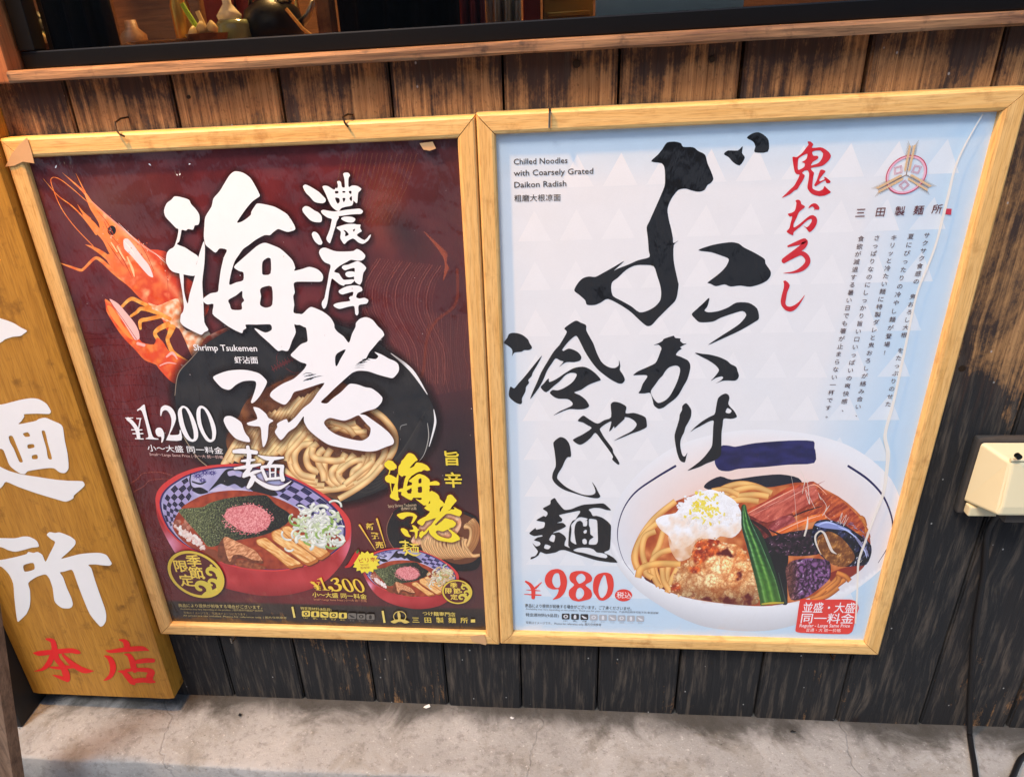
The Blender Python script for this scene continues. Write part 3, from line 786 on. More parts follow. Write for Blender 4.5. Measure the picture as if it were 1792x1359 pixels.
# ------------------------------------------------------------------ picture frames
def frame(parent, x0, x1, z0, z1, wl, wr, wt, wb):
    O = [(x0 - wl, z0 - wb), (x1 + wr, z0 - wb), (x1 + wr, z1 + wt), (x0 - wl, z1 + wt)]
    I = [(x0, z0), (x1, z0), (x1, z1), (x0, z1)]
    sec = [(0, .0236), (0, .004), (.05, .0012), (.13, 0), (.80, 0), (.93, .0010), (1, .004), (1, .0125), (.9, .0236)]
    for k in range(4):
        a, b_ = k, (k + 1) % 4
        v = []
        L_ = np.array(I[b_]) - np.array(I[a]); nseg = 24
        for s_ in range(nseg + 1):
            u = s_ / nseg
            if s_ == 0: u = .0011
            if s_ == nseg: u = 1 - .0006
            for (t_, y) in sec:
                P0 = np.array(O[a]) * (1 - t_) + np.array(I[a]) * t_; P1 = np.array(O[b_]) * (1 - t_) + np.array(I[b_]) * t_
                P = P0 + (P1 - P0) * u
                wob = mnoise.noise(Vector((P[0] * 12, t_ * 2, P[1] * 12))) * .0005
                v.append((P[0], y + abs(wob) * .6, P[1] + wob * .4))
        n_ = len(sec)
        f = [(i * n_ + j, i * n_ + (j + 1) % n_, (i + 1) * n_ + (j + 1) % n_, (i + 1) * n_ + j) for i in range(nseg) for j in range(n_)]
        f += [tuple(range(n_))[::-1], tuple(range(nseg * n_, (nseg + 1) * n_))]
        o = mesh_obj('frame_rail', v, f, 'pine' if k % 2 == 0 else 'pine_v', parent)
        for p in o.data.polygons: p.use_smooth = False
PY = .0085                                # plane of the printed sheet
LX0, LX1, LZ0, LZ1 = -.5487, -.0417, -.002, .718
RX0, RX1, RZ0, RZ1 = 0., .507, 0., .72
pl = empty('shrimp_noodle_poster', ((LX0 + LX1) / 2, .012, LZ0 - .0225), 'dark red shrimp noodle poster with large white characters in a yellow pine frame', 'poster')
pr = empty('chilled_noodle_poster', ((RX0 + RX1) / 2, .012, RZ0 - .0225), 'pale blue chilled noodle poster with black brush characters in a yellow pine frame', 'poster')
frame(pl, LX0, LX1, LZ0, LZ1, .0222, .0203, .0223, .0222)
frame(pr, RX0, RX1, RZ0, RZ1, .0205, .0223, .0223, .0222)
for par, x0, x1, z0, z1 in ((pl, LX0, LX1, LZ0, LZ1), (pr, RX0, RX1, RZ0, RZ1)):
    MB().box((x0 - .004, PY + .0042, z0 - .004), (x1 + .004, PY + .0065, z1 + .004)).build('backing_card', 'backing', par)

# ------------------------------------------------------------------ left poster: the print
def mixl(a, b, f):
    f = min(max(f, 0), 1); return tuple(p + (q - p) * f for p, q in zip(a, b))
def bg_grid(S, x0, x1, z0, z1, nx, nz, fn):
    V, C, F = [], [], []; Y = S.y()
    for j in range(nz + 1):
        for i in range(nx + 1):
            P = np.array([x0 + (x1 - x0) * i / nx, Y, z0 + (z1 - z0) * j / nz]); q = (P - CC) @ CA
            V.append(P); C.append(L4(fn(PCX + FOC * q[0] / q[1], PCY - FOC * q[2] / q[1])))
    for j in range(nz):
        for i in range(nx): F.append((j * (nx + 1) + i, j * (nx + 1) + i + 1, (j + 1) * (nx + 1) + i + 1, (j + 1) * (nx + 1) + i))
    S.emit(np.array(V), F, np.array(C))
def bgL(x, y):
    n = fbm(x, y, .012, 4); n2 = fbm(x, y, .05, 3, 4.)
    c = mixl((78, 23, 26), (112, 34, 35), .5 + n * .9)
    c = mixl(c, (76, 40, 40), max(0, (x - 560) / 260) * .85 + n2 * .12)                    # brown wood to the right
    c = mixl(c, (96, 60, 50), max(0, 1 - math.hypot((x - 200) / 150, (y - 360) / 110)) * (.7 + .4 * n))
    c = mixl(c, (150, 70, 42), max(0, 1 - math.hypot((x - 672) / 50, (y - 370) / 90)) * .75)
    c = mixl(c, (50, 28, 30), max(0, 1 - math.hypot((x - 712 - (y - 415) * .5) / 46, (y - 405) / 60)) * .9 + .1 * n)
    c = mixl(c, (34, 24, 28), max(0, 1 - math.hypot((x - 800) / 110, (y - 790) / 140)) * .95)
    c = mixl(c, (82, 30, 34), max(0, 1 - (x - 40 - (y - 280) * .3) / 60) * .5)
    yb = 1052 + (x - 285) * .02
    if y > yb: c = mixl((52, 40, 32), (30, 26, 25), min(1, (y - yb) / 22))
    return tuple(max(8, q) for q in c)
S = Sheet(pl, PY)
S.part('poster_paper'); bg_grid(S, LX0 - .003, LX1 + .003, LZ0 - .003, LZ1 + .003, 110, 150, bgL)
# printed wood grain
S.part('wood_grain_print', 'print_soft')
def grain_line(p, wd, col, a): S.stroke([(x, y, wd) for x, y in p], col, n=6, alpha=a, cap=False)
for i in range(26):
    f = i / 25; x0 = 645 + f * 120
    grain_line([(x0 + 16, 452 + 14 * f), (x0 - 12 + 8 * f, 500), (x0 - 8, 545), (x0 + 26 - 6 * f, 600 + 12 * f), (x0 + 36 - 14 * f, 640 + 10 * f), (x0 + 44 - 24 * f, 672)], 1.2 + .5 * math.sin(i * 2.3), (176, 98, 84), .34 + .16 * math.sin(i * 1.7))
for i in range(22):
    f = i / 21
    grain_line([(742 + 90 * f, 545 + 6 * f), (752 + 70 * f, 600 + 20 * f), (748 + 84 * f, 640 + 10 * f), (766 + 60 * f, 690 - 10 * f)], 1.1 + .4 * math.sin(i * 1.9), (150, 86, 78), .32 + .14 * math.sin(i * 2.9))
for i in range(12):
    f = i / 11
    grain_line([(742 + 40 * f, 405 + 36 * f), (770 + 12 * f, 440 + 10 * f), (786 - 10 * f, 470 + 20 * f)], 1.5, (176, 90, 66), .55)
for i in range(16):
    f = i / 15
    grain_line([(600 + 130 * f, 268), (588 + 122 * f, 330), (570 + 110 * f, 390)], 1.8, (140, 78, 58), .45)
grain_line([(800, 470), (798, 530), (765, 560), (748, 590), (742, 640), (738, 660)], 5, (160, 76, 54), .35)
for i in range(18):
    f = i / 17; yy = 940 + 100 * f
    grain_line([(222 + 28 * f, yy), (262 + 24 * f, yy + 6 * math.sin(i)), (305, yy + 10)], 1.1, (152, 60, 58), .4)
for i in range(14):
    yy = 560 + i * 17
    grain_line([(120 + i * 6, yy), (170 + i * 6, yy + 8 * math.sin(i * 1.7)), (230 + i * 5, yy - 4), (290, yy + 6)], 1.0, (92, 30, 34), .45)
for o_ in (0, 12):
    grain_line([(222 + o_, 848 + o_), (240 + o_, 838 + o_), (250 + o_, 828 + o_), (280 + o_, 826 + o_), (302 + o_, 832 + o_)], 1., (190, 96, 76), .5)

# the shrimp
S.part('shrimp_print'); rr0 = random.Random(11)
zc, zd = Z(60, 290, 6.4), Z(90, 450, 5.907)
def shr(x, y):
    n = fbm(x, y, .045, 4, 2.)
    c = mixl((240, 150, 84), (212, 74, 36), ((x - 175) * .8 + (y - 400) * .12) / 105 + n * .7)
    c = mixl(c, (252, 206, 160), max(0, n - .05) * 1.3)
    ax = (x - 160) * .76 - (y - 330) * .65          # across the shell: dark edge, pale band, dark edge
    return mixl(c, (252, 214, 176), max(0, 1 - abs(ax + 6) / 11) * .5)
# antennae and feelers
for p in ('100,145,3 260,330,9 420,450,13 560,590,18 700,760,40', '600,410,7 430,260,9 300,160,9 220,130,9 185,160,9 210,260,9 300,470,9 450,680,9 660,900,9',
          '315,80,4 430,180,14 560,300,26 640,420,34', '465,85,3 520,200,10 570,300,18', '485,435,3 540,520,22 620,600,40', '575,885,5 640,910,26 760,980,50 880,1080,60',
          '290,1090,5 400,1130,24 520,1170,30 560,1150,30 680,1035,34 760,1070,40 900,1200,44 1050,1320,40'):
    a = pt3(p); S.stroke(np.column_stack([zc(a[:, :2]), a[:, 2] / 6.4]), lambda x, y: mixl((240, 170, 96), (226, 120, 60), .5 + fbm(x, y, .12, 2)))
# head and shell
S.poly(zc(pt('560,300 640,390 760,500 900,620 1040,740 1180,850 1330,960 1480,1060 1640,1200 1760,1290 1900,1420 1960,1560 1900,1700 1700,1780 1500,1740 1350,1640 1180,1480 1040,1330 960,1230 880,1140 860,1070 900,1040 840,980 790,880 760,830 700,760 640,690 560,590 540,540 600,570 680,640 730,700 720,640 680,570 630,490 600,420')), shr, step=2.2)
S.poly(zd(pt('560,-20 700,-40 900,-80 1180,-60 1290,90 1320,250 1330,420 1330,600 1300,700 1200,760 1150,650 1040,540 1000,470 900,390 760,270 620,110')), shr, step=2.2)
S.poly(zd(pt('1000,470 1100,500 1220,450 1310,430 1345,560 1330,640 1400,760 1620,760 1640,860 1560,920 1480,1040 1440,1000 1390,880 1320,740 1230,700 1150,640 1060,560')), lambda x, y: mixl((232, 150, 96), (250, 226, 200), .45 + fbm(x, y, .1, 3) * 1.2), step=2)
S.poly(zd(pt('1560,880 1640,800 1900,700 2000,800 1900,960 1640,1010 1500,1060')), lambda x, y: mixl((206, 84, 44), (250, 190, 170), .3 + fbm(x, y, .1, 3)), step=2.4)
S.poly(zc(pt('1000,830 1050,820 1120,900 1200,1010 1280,1110 1320,1200 1330,1250 1280,1230 1190,1130 1090,1010 1010,930')), lambda x, y: (252, 222, 220), n=3)
for p in ('1040,1020,14 1100,1160,26 1120,1240,10', '930,900,10 980,1000,20 1020,1060,8', '860,860,12 930,960,22'):
    a = pt3(p); S.stroke(np.column_stack([zc(a[:, :2]), a[:, 2] / 6.4]), (250, 206, 160))
a = pt3('640,400,6 900,630,14 1180,870,16 1460,1050,10'); S.stroke(np.column_stack([zc(a[:, :2]), a[:, 2] / 6.4]), (246, 170, 150))
e = zc(pt('868,725'))[0]; S.dot(e[0], e[1], 7.4, 8.6, (30, 26, 24), 16); S.dot(e[0] - 2, e[1] - 2.4, 2, 2, (120, 110, 100), 8)
for p in ('700,500,3 820,640,5 900,800,3', '780,620,3 850,760,6 960,900,3', '900,900,4 1000,1060,7 1100,1260,3', '1180,860,3 1260,1000,5 1340,1180,3', '1400,1060,3 1480,1200,5 1500,1400,3', '820,860,3 900,980,6 1000,1120,3'):
    a = pt3(p); S.stroke(np.column_stack([zc(a[:, :2]), a[:, 2] / 6.4 * 1.4]), (196, 78, 40))
for i in range(46):
    u, v = rr0.uniform(700, 1500), rr0.uniform(-60, 700); v = (u - 700) * .75 + 560 + rr0.uniform(-120, 160)
    q = zc(np.array([[u, v]]))[0]; S.dot(q[0], q[1], rr0.uniform(.6, 1.8), rr0.uniform(.5, 1.2), mixl((255, 236, 214), (196, 70, 34), rr0.random()), 6, .3, .8)
for p in ('940,640,3 1060,760,8 1180,870,3', '1350,980,3 1440,1060,8 1520,1130,3', '1000,840,6 1080,930,12 1130,1010,4'):
    a = pt3(p); S.stroke(np.column_stack([zc(a[:, :2]), a[:, 2] / 6.4 * .8]), (255, 240, 230))
# legs
for p in ('1020,520,44 930,470,40 840,430,40 790,450,34 730,510,30', '1230,640,40 1080,570,40 930,530,40 880,570,34 820,610,26', '1130,610,40 1000,640,40 920,660,40 920,740,26',
          '1210,690,60 1110,740,50 1070,790,40 1110,860,40', '1250,720,70 1220,800,50 1200,850,40 1240,960,44 1300,1020,44 1400,1080,40'):
    a = pt3(p); S.stroke(np.column_stack([zd(a[:, :2]), a[:, 2] / 5.907]), lambda x, y: mixl((226, 140, 50), (248, 196, 110), .5 + fbm(x, y, .12, 2)))
# tail
S.poly(zd(pt('555,430 640,490 720,580 800,690 880,800 940,880 1060,900 1090,830 1150,870 1200,950 1260,1000 1380,1060 1400,1080 1340,1180 1300,1305 1220,1270 1110,1150 1080,1110 960,1060 860,950 760,850 690,760 620,650 570,560 560,490')), lambda x, y: mixl((226, 96, 52), (238, 150, 80), .4 + fbm(x, y, .07, 3, 3.) * 1.1 - (x - 180) / 500), step=2.2)
S.poly(zd(pt('600,430 690,480 780,580 860,680 900,760 910,840 860,850 790,740 700,600 640,500')), (246, 198, 190))
S.poly(zd(pt('575,500 630,520 700,640 780,760 850,850 800,830 700,720 620,610')), (240, 160, 84))
for p in ('620,480,5 740,640,5 880,850,6', '890,890,30 960,910,30', '1190,1030,18 1250,990,30 1300,1050,10', '1120,1120,10 1200,1090,14 1290,1100,8', '1340,1110,10 1370,1130,30'):
    a = pt3(p); S.stroke(np.column_stack([zd(a[:, :2]), a[:, 2] / 5.907]), (246, 190, 180) if p[0] != '6' else (170, 60, 50))

# black plate and the big heap of noodles
zD = Z(360, 630, 5.109)
S.part('plate_shadow_print', 'print_soft')
plate = pt('306,690 315,650 335,626 360,602 398,579 440,566 500,560 560,562 620,578 660,600 694,626 730,662 748,690 760,718 763,740 757,770 741,796 700,840 640,868 590,878 500,860 420,840 350,800 320,760')
S.halo([crom(plate, 4)], 16, (24, 18, 18), .8)
S.part('plate_print')
S.poly(plate, lambda x, y: mixl((24, 24, 25), (38, 37, 36), .5 + fbm(x, y, .03, 4) * 1.2), n=4, step=7)
for p, c in (('684,618,1 720,648,6 748,690,1', (240, 240, 238)), ('759,716,1 761.5,740,4 751,781,1', (240, 240, 238)), ('748,740,1 750,765,1.6 742,795,1 728,812,.5', (170, 168, 160)), ('700,752,.5 702,745,1 712,742,1', (150, 150, 146)),
             ('306,692,1 312,654,1.4 334,628,1.2 352,608,.8', (150, 130, 110)), ('320,762,1 345,800,1.4 372,822,1', (170, 150, 120))):
    S.stroke(pt3(p), c, cap=False)
for i in range(9):
    S.stroke([(560 + i * 12, 800 + i * 2 + 6, .8), (640 + i * 7, 862 - i * 8, 1.), (720 + i * 3, 800 - i * 10, .8)], (58, 54, 48), cap=False)
S.part('noodle_heap_print')
heap = zD(pt('180,720 200,655 290,520 330,420 400,330 560,240 700,170 820,130 1050,190 1250,210 1500,430 1600,520 1690,640 1700,760 1650,860 1550,980 1420,1100 1300,1190 1190,1245 1060,1200 900,1140 760,1060 620,1000 400,960 260,900 200,810'))
S.poly(heap, lambda x, y: mixl((84, 50, 28), (150, 100, 56), .5 + fbm(x, y, .06, 3)), step=5)
MID, EDG = (242, 204, 144), (146, 98, 54)
def nd_(p, wd, mid=MID, edg=EDG): S.noodle(zD(pt(p)), wd / 5.109, mid, edg)
rr = random.Random(3)
for i in range(15):
    f = i / 14; x = 200 + 640 * f; y = 760 - 330 * f
    j = lambda q: q + rr.uniform(-14, 14)
    S.noodle(zD([(j(x - 30), j(y + 180)), (j(x + 40), j(y + 40)), (j(x + 130), j(y - 90)), (j(x + 240 - 60 * f), j(y - 190 + 30 * f))]), 13.5, (255, 234, 190), (206, 152, 94))
for i in range(10):
    f = i / 9; x = 520 + 560 * f; y = 830 - 250 * f
    j = lambda q: q + rr.uniform(-12, 12)
    S.noodle(zD([(j(x - 110), j(y + 120)), (j(x), j(y - 20)), (j(x + 110), j(y - 150)), (j(x + 250), j(y - 270))]), 13, (255, 230, 178), (202, 150, 90))
for p in ('1480,440 1590,520 1680,640 1690,760 1640,870 1540,970 1440,1060 1320,1150', '1440,560 1560,700 1600,820 1540,930 1420,1030', '1270,560 1380,640 1460,760 1440,880 1360,980', '1080,560 1180,600 1290,640 1440,640', '1110,640 1220,590 1340,560', '1060,560 1140,560 1260,600 1330,680',
          '960,1180 1120,1150 1300,1120 1440,1040 1540,930', '880,1110 1020,1150 1180,1150 1320,1090', '1190,1240 1330,1160 1470,1060 1580,940', '700,980 800,1060 930,1110 1060,1120',
          '770,820 760,920 800,1000 880,1060 1000,1090', '960,750 860,760 800,830 800,930 860,1020 980,1050', '860,640 800,700 760,760 740,850 760,930', '900,640 820,740 740,830 720,900',
          '1000,740 930,800 900,880 930,960 1010,1000', '1120,790 1080,860 1060,950 1080,1050 1150,1120', '1060,790 1010,840 1010,920 1050,1010 1060,1080', '1250,830 1200,920 1130,990 1140,1060 1200,1110',
          '1330,840 1280,900 1210,960 1190,1040 1230,1090', '1420,850 1380,940 1320,990 1310,1040', '1500,830 1480,920 1420,1000 1340,1060', '960,780 950,840 990,880 1070,890 1170,900 1240,880', '1180,1010 1260,940 1330,900 1400,890', '1240,1110 1330,1040 1430,960 1500,900'):
    nd_(p, 62 if len(p) > 40 else 54, (255, 232, 182), (192, 140, 82))
S.part('glow_print', 'print_soft')

# faint red shrimp mark on the plate
S.part('shrimp_mark_print')
for i in range(9):
    x, y = 478 + i * 4.6, 645 - i * 2.5
    S.stroke([(x - 3, y - 5, .8), (x, y, 1.4), (x + 2, y + 5, .8)], (110, 36, 34))
S.stroke([(476, 647, 2), (500, 634, 5), (518, 626, 2)], (84, 28, 28)); S.stroke([(500, 644, .8), (515, 652, .8), (532, 648, .8)], (110, 36, 34)); S.stroke([(486, 634, .8), (484, 624, .8), (488, 616, .6)], (110, 36, 34))

# the big bowl
zW = Z(270, 810, 4.978)
def checker(S, zf, A, B, nu, nv, c1, c2):
    A, B = crom(A, 4, False), crom(B, 4, False)
    def ev(P, u):
        f = u * (len(P) - 1); i = min(int(f), len(P) - 2); return P[i] + (P[i + 1] - P[i]) * (f - i)
    for i in range(nu):
        for j in range(nv):
            g_ = lambda u, v: ev(A, u) * (1 - v) + ev(B, u) * v
            q = [g_(i / nu, j / nv), g_((i + 1) / nu, j / nv), g_((i + 1) / nu, (j + 1) / nv), g_(i / nu, (j + 1) / nv)]
            S.poly(zf(np.array(q)), c1 if (i + j) % 2 else c2, n=1)
            if not (i + j) % 2:
                c = sum(q) / 4
                for t_ in (.3, .7):
                    a_, b_ = q[0] + (q[3] - q[0]) * t_, q[1] + (q[2] - q[1]) * t_
                    m0, m1 = zf(a_ * .8 + b_ * .2)[0], zf(a_ * .2 + b_ * .8)[0]
                    S.stroke([(*m0, .7), (*m1, .7)], (96, 92, 140), cap=False)
def bowl(S, zf, sc, small):
    k = 1 / sc
    sil = pt('10,330 25,250 80,180 200,100 350,45 500,18 700,5 900,25 1060,60 1200,120 1330,180 1450,250 1560,330 1650,420 1705,500 1718,600 1705,720 1660,830 1590,930 1500,1020 1380,1090 1200,1140 1050,1155 900,1150 700,1110 600,1080 450,1020 300,920 200,810 100,640 30,480')
    inv = lambda x, y: ((x - zf(pt('0 0'))[0, 0]) * sc, (y - zf(pt('0 0'))[0, 1]) * (sc if not small else small))
    def body(x, y):
        u, v = inv(x, y)
        c = mixl((176, 56, 58), (196, 78, 80), .5 + fbm(x, y, .03, 3))
        c = mixl(c, (232, 170, 196), max(0, 1 - math.hypot((u - 130) / 130, (v - 720) / 160)) * 1.3)
        c = mixl(c, (226, 130, 150), max(0, 1 - math.hypot((u - 1690) / 90, (v - 740) / 240)))
        return mixl(c, (150, 44, 48), max(0, (v - 1020) / 160))
    S.part('bowl_print'); S.poly(zf(sil), body, step=60 * k)
    rim = pt('10,330 25,250 80,180 200,100 350,45 500,18 700,5 900,25 1060,60 1200,120 1330,180 1450,250 1560,330 1650,420 1705,500 1712,580 1690,670 1600,760 1480,840 1300,905 1100,940 900,938 700,905 520,845 360,775 220,690 120,590 50,470')
    S.poly(zf(rim), (214, 78, 74), step=60 * k)
    S.poly(zf(pt('45,350 70,262 140,188 270,108 420,58 560,34 720,28 900,44 1080,88 1235,152 1375,228 1505,322 1597,412 1650,500 1668,585 1650,690 1565,780 1430,856 1250,906 1050,930 850,916 650,876 480,806 330,746 210,666 120,566 68,460')), (70, 56, 110))
    S.poly(zf(pt('62,350 86,268 150,200 280,120 420,72 560,48 720,42 900,58 1075,102 1225,168 1365,242 1490,334 1580,424 1632,506 1648,582 1632,684 1555,772 1430,850 1250,900 1050,925 850,910 650,870 480,800 330,740 220,660 135,560 84,460')), lambda x, y: mixl((204, 202, 226), (168, 166, 202), .5 + fbm(x, y, .05, 2)), step=50 * k)
    checker(S, zf, pt('285,125 180,190 110,270 78,350 84,450 130,560'), pt('345,250 300,330 240,390 200,430 190,480 180,520'), 10, 4, (176, 168, 206), (34, 32, 50))
    checker(S, zf, pt('1140,130 1290,200 1420,285 1530,370 1600,450 1640,540'), pt('1020,260 1150,320 1260,385 1340,440 1420,500 1480,540'), 9, 4, (172, 164, 206), (42, 40, 84))
    # mountain, pine
    S.poly(zf(pt('640,50 740,48 830,80 900,130 1000,200 1080,275 1000,285 860,245 800,200 760,215 700,180 640,200 580,180 520,212 470,246 540,160 600,80')), (36, 36, 46))
    S.poly(zf(pt('640,75 700,62 760,75 800,110 740,120 700,105 650,112')), (190, 184, 214))
    S.poly(zf(pt('480,245 560,205 600,225 650,205 700,225 760,222 840,244 700,236 560,250')), (206, 200, 222))
    for (cx_, cy_, r_) in ((380, 110, 60), (440, 82, 55), (505, 85, 48), (420, 150, 40)):
        for a_ in np.linspace(0, 6.28, 11):
            q = zf(np.array([[cx_ + 12 * math.cos(a_), cy_ + 9 * math.sin(a_)], [cx_ + r_ * .75 * math.cos(a_), cy_ + r_ * .5 * math.sin(a_)]]))
            S.stroke([(*q[0], 9 * k), (*q[1], 4 * k)], (84, 70, 140))
    for p in ('320,90,10 310,150,12 330,210,12 400,230,20', '330,160,12 400,180,16 450,160,10', '340,230,30 400,240,60 460,250,20'):
        a = pt3(p); S.stroke(np.column_stack([zf(a[:, :2]), a[:, 2] * k]), (30, 30, 44))
    S.part('soup_print')
    S.poly(zf(pt('235,392 300,340 420,280 560,247 700,236 860,246 1000,280 1130,330 1260,400 1330,450 1480,560 1640,640 1630,690 1555,770 1430,850 1250,902 1050,925 850,910 650,870 480,800 330,740 220,650 160,560 180,480')), lambda x, y: mixl((150, 62, 36), (186, 92, 56), .5 + fbm(x, y, .09, 4)), step=22 * k)
    # minced onion
    for i in range(52):
        u, v = rr.random(), rr.random(); x = 170 + 230 * u + 40 * v; y = 560 + 190 * u * .8 + 90 * (v - .5)
        if y < 500 + u * 60: continue
        x_, y_ = zf(np.array([[x, y]]))[0]
        S.dot(x_, y_, rr.uniform(16, 30) * k, rr.uniform(12, 22) * k, mixl((226, 196, 186), (250, 246, 240), rr.random()), 6, .3, rr.uniform(0, 3))
    for i in range(14):
        x_, y_ = zf(np.array([[rr.uniform(180, 320), rr.uniform(490, 570)]]))[0]; S.dot(x_, y_, 24 * k, 17 * k, mixl((150, 90, 70), (206, 150, 126), rr.random()), 6, .3, rr.uniform(0, 3))
    # seaweed
    S.part('seaweed_print')
    def nori(x, y):
        u, v = inv(x, y)
        lt = max(0, min(1, 1.15 - (u - 260) / 620)) * (.6 + .5 * fbm(x, y, .06, 2))
        s_ = RNG.random()
        c = mixl((28, 32, 30), (112, 120, 78), lt * .9 + .1)
        return mixl(c, (186, 190, 146) if s_ > .75 else (22, 28, 22), (s_ - .6) * 1.6 * (.35 + lt) if s_ > .75 else s_ * .9)
    def norv(V):
        o0 = zf(pt('0 0'))[0]; u = (V[:, 0] - o0[0]) * sc
        h, l = relit(V, .9 if small else .42, 4., 3); lt = np.clip(1.2 - (u - 260) / 640, 0, 1)
        c = mixa((22, 27, 26), (138, 146, 100), lt * .72 + h * .8 + (l - .5) * .8 * (.3 + lt)); return mixa(c, (214, 218, 178), (l - .84) * 2.6 * (.35 + lt))
    S.relief(zf(pt('215,402 420,382 480,347 600,312 740,290 880,280 980,282 1060,362 1180,440 1160,520 1050,590 900,640 740,668 600,700 520,725 460,720 400,640 330,560 260,480')), norv, 1.1)
    S.part('shrimp_powder_print')
    S.poly(zf(pt('610,450 650,395 740,372 850,360 930,390 1000,450 1012,520 960,580 860,608 760,590 680,540 620,490')), lambda x, y: mixl((204, 92, 98), (252, 182, 178), RNG.random()), step=9 * k)
    for i in range(240):
        a_ = rr.uniform(0, 6.28); r_ = 1 + rr.uniform(-.16, .13); x_, y_ = zf(np.array([[812 + 202 * r_ * math.cos(a_), 485 + 122 * r_ * math.sin(a_)]]))[0]
        S.dot(x_, y_, 6 * k, 5 * k, mixl((206, 90, 96), (250, 176, 172), rr.random()), 5, .3)
    # pork and bamboo shoots
    S.part('topping_print')
    S.poly(zf(pt('430,780 470,745 540,760 600,830 560,860 480,830')), (148, 84, 54))
    S.poly(zf(pt('690,850 780,840 900,880 980,905 940,925 820,915 720,895')), lambda x, y: mixl((132, 74, 46), (176, 112, 76), .5 + fbm(x, y, .2, 3) * 1.5), step=14 * k)
    S.poly(zf(pt('560,720 590,660 625,640 700,672 790,715 880,760 930,825 950,872 860,866 770,830 715,835 695,885 610,872 552,815')), lambda x, y: mixl((112, 62, 38), (150, 92, 60), .5 + fbm(x, y, .2, 3)), step=12 * k)
    S.poly(zf(pt('600,665 630,642 700,672 790,715 880,762 925,820 940,850 850,838 760,800 690,800 660,860 630,800')), (206, 146, 104), step=30 * k)
    def meat(V):
        h, l = relit(V @ np.array([[.9, .45], [-.45, .9]]), .5 if small else .22, 2., 4, (.5, 1.6)); return mixa(mixa((178, 112, 72), (242, 192, 148), .55 + h + (l - .5) * .9), (255, 232, 204), (l - 1.0) * 2)
    S.relief(zf(pt('600,665 630,642 700,672 790,715 880,762 925,820 940,850 850,838 760,800 690,800 660,860 630,800')), meat, 1.2)
    for p in ('885,672 920,655 975,650 1080,735 1200,825 1295,890 1240,905 1175,915 1080,835 960,745 900,710', '1020,605 1060,580 1105,575 1200,655 1330,755 1430,840 1390,875 1330,890 1200,795 1090,715 1030,665', '1108,565 1140,548 1175,548 1300,638 1420,715 1530,782 1490,822 1440,842 1300,745 1180,655 1125,605'):
        q = pt(p); c0 = q.mean(0)
        S.poly(zf(q + 8), (120, 60, 30)); S.poly(zf(q), (196, 126, 62))
        def shoot(V):
            h, l = relit(V @ np.array([[.82, -.57], [.57, .82]]), .4 if small else .2, q[0, 0] * .01, 3, (.3, 1.7)); return mixa(mixa((218, 152, 82), (252, 218, 158), .55 + h * .8 + (l - .5) * .8), (255, 244, 222), (l - 1.) * 2)
        S.relief(zf(c0 + (q - c0) * np.array([.93, .90]) - np.array([4, 8])), shoot, 1.2)
    # leek curls
    S.part('leek_print')
    for i in range(170):
        cx_, cy_ = rr.gauss(1420, 118), rr.gauss(560, 95)
        if not (1160 < cx_ < 1630 and 360 < cy_ < 735): continue
        r_ = rr.uniform(30, 75); a_ = rr.uniform(0, 6.28); s_ = rr.uniform(1.2, 2.6)
        q = [(cx_ + r_ * math.cos(a_ + s_ * u), cy_ + r_ * .8 * math.sin(a_ + s_ * u)) for u in (0, .25, .5, .75, 1)]
        g_ = rr.random()
        c = (240, 242, 236) if g_ < .68 else ((216, 228, 190) if g_ < .92 else (150, 186, 90))
        if small: c = mixl(c, (226, 150, 84), rr.random() * .8)
        S.noodle(zf(np.array(q)), rr.uniform(14, 30) * k, c, mixl(c, (150, 160, 130), .5), n=3)
bowl(S, zW, 4.978, None)

# small plate, noodles and bowl at the right
S.part('small_plate_print')
zS = Z(600, 780, 6.865)
S.poly(zS(pt('525,1000 540,920 600,800 700,720 850,660 1040,640 1300,720 1480,790 1640,900 1660,1359 1600,1480 1400,1500 1100,1420 700,1330 590,1200 545,1100')), (26, 26, 27))
S.stroke(np.column_stack([zS(pt('700,1330 590,1200 540,1100 526,1000 545,910 600,800')), np.full(6, 1.2)]), (150, 110, 90), cap=False)
S.poly(zS(pt('800,1130 880,980 980,880 1100,830 1280,790 1450,820 1560,870 1640,960 1660,1150 1650,1300 1560,1390 1400,1420 1250,1380 1100,1280 900,1200')), (118, 74, 46))
S.poly(zS(pt('900,1010 960,900 1080,840 1280,800 1400,840 1420,960 1340,1080 1180,1130 1000,1140 880,1180 820,1140')), lambda x, y: mixl((226, 164, 120), (250, 214, 178), .5 + fbm(x * 1.4 + y, y * .4, .1, 3)), step=3)
for i in range(22):
    x = 890 + i * 21; y = 1150 - 8 * i
    S.noodle(zS([(x - 14, y + 50), (x + 6, y - 20), (x + 36, y - 90)]), 4.6, (250, 214, 172), (206, 142, 100), n=4)
for i in range(30):
    f = i / 29; r_ = 1 - .78 * f; o = rr.uniform(-16, 16)
    S.noodle(zS([(1420 + 150 * r_, 870 + 100 * f + o), (1500 + 120 * r_, 960 + 30 * f), (1510 + 110 * r_, 1090 + o), (1460 + 110 * r_, 1220), (1370 + 100 * r_, 1320 - 50 * f), (1250 + 80 * r_, 1350 - 110 * f)]), 5.6, (246, 212, 156), (166, 118, 72), n=5)
for i in range(22):
    x = 960 + i * 25; S.noodle(zS([(x, 1110 + rr.uniform(-24, 14)), (x - 6 + rr.uniform(-16, 16), 1180), (x + 24, 1260), (x + 80, 1320), (x + 160, 1350 - i * 2)]), 5.6, (248, 214, 160), (170, 120, 74), n=5)
zX = lambda a: (lambda b: np.column_stack([633 + (b[:, 0] - 10) * (170.4 / 1708), 958 + (b[:, 1] - 5) * (107 / 1150)]))(np.asarray(a, float).reshape(-1, 2))
bowl(S, zX, 1708 / 170.4, 1150 / 107)

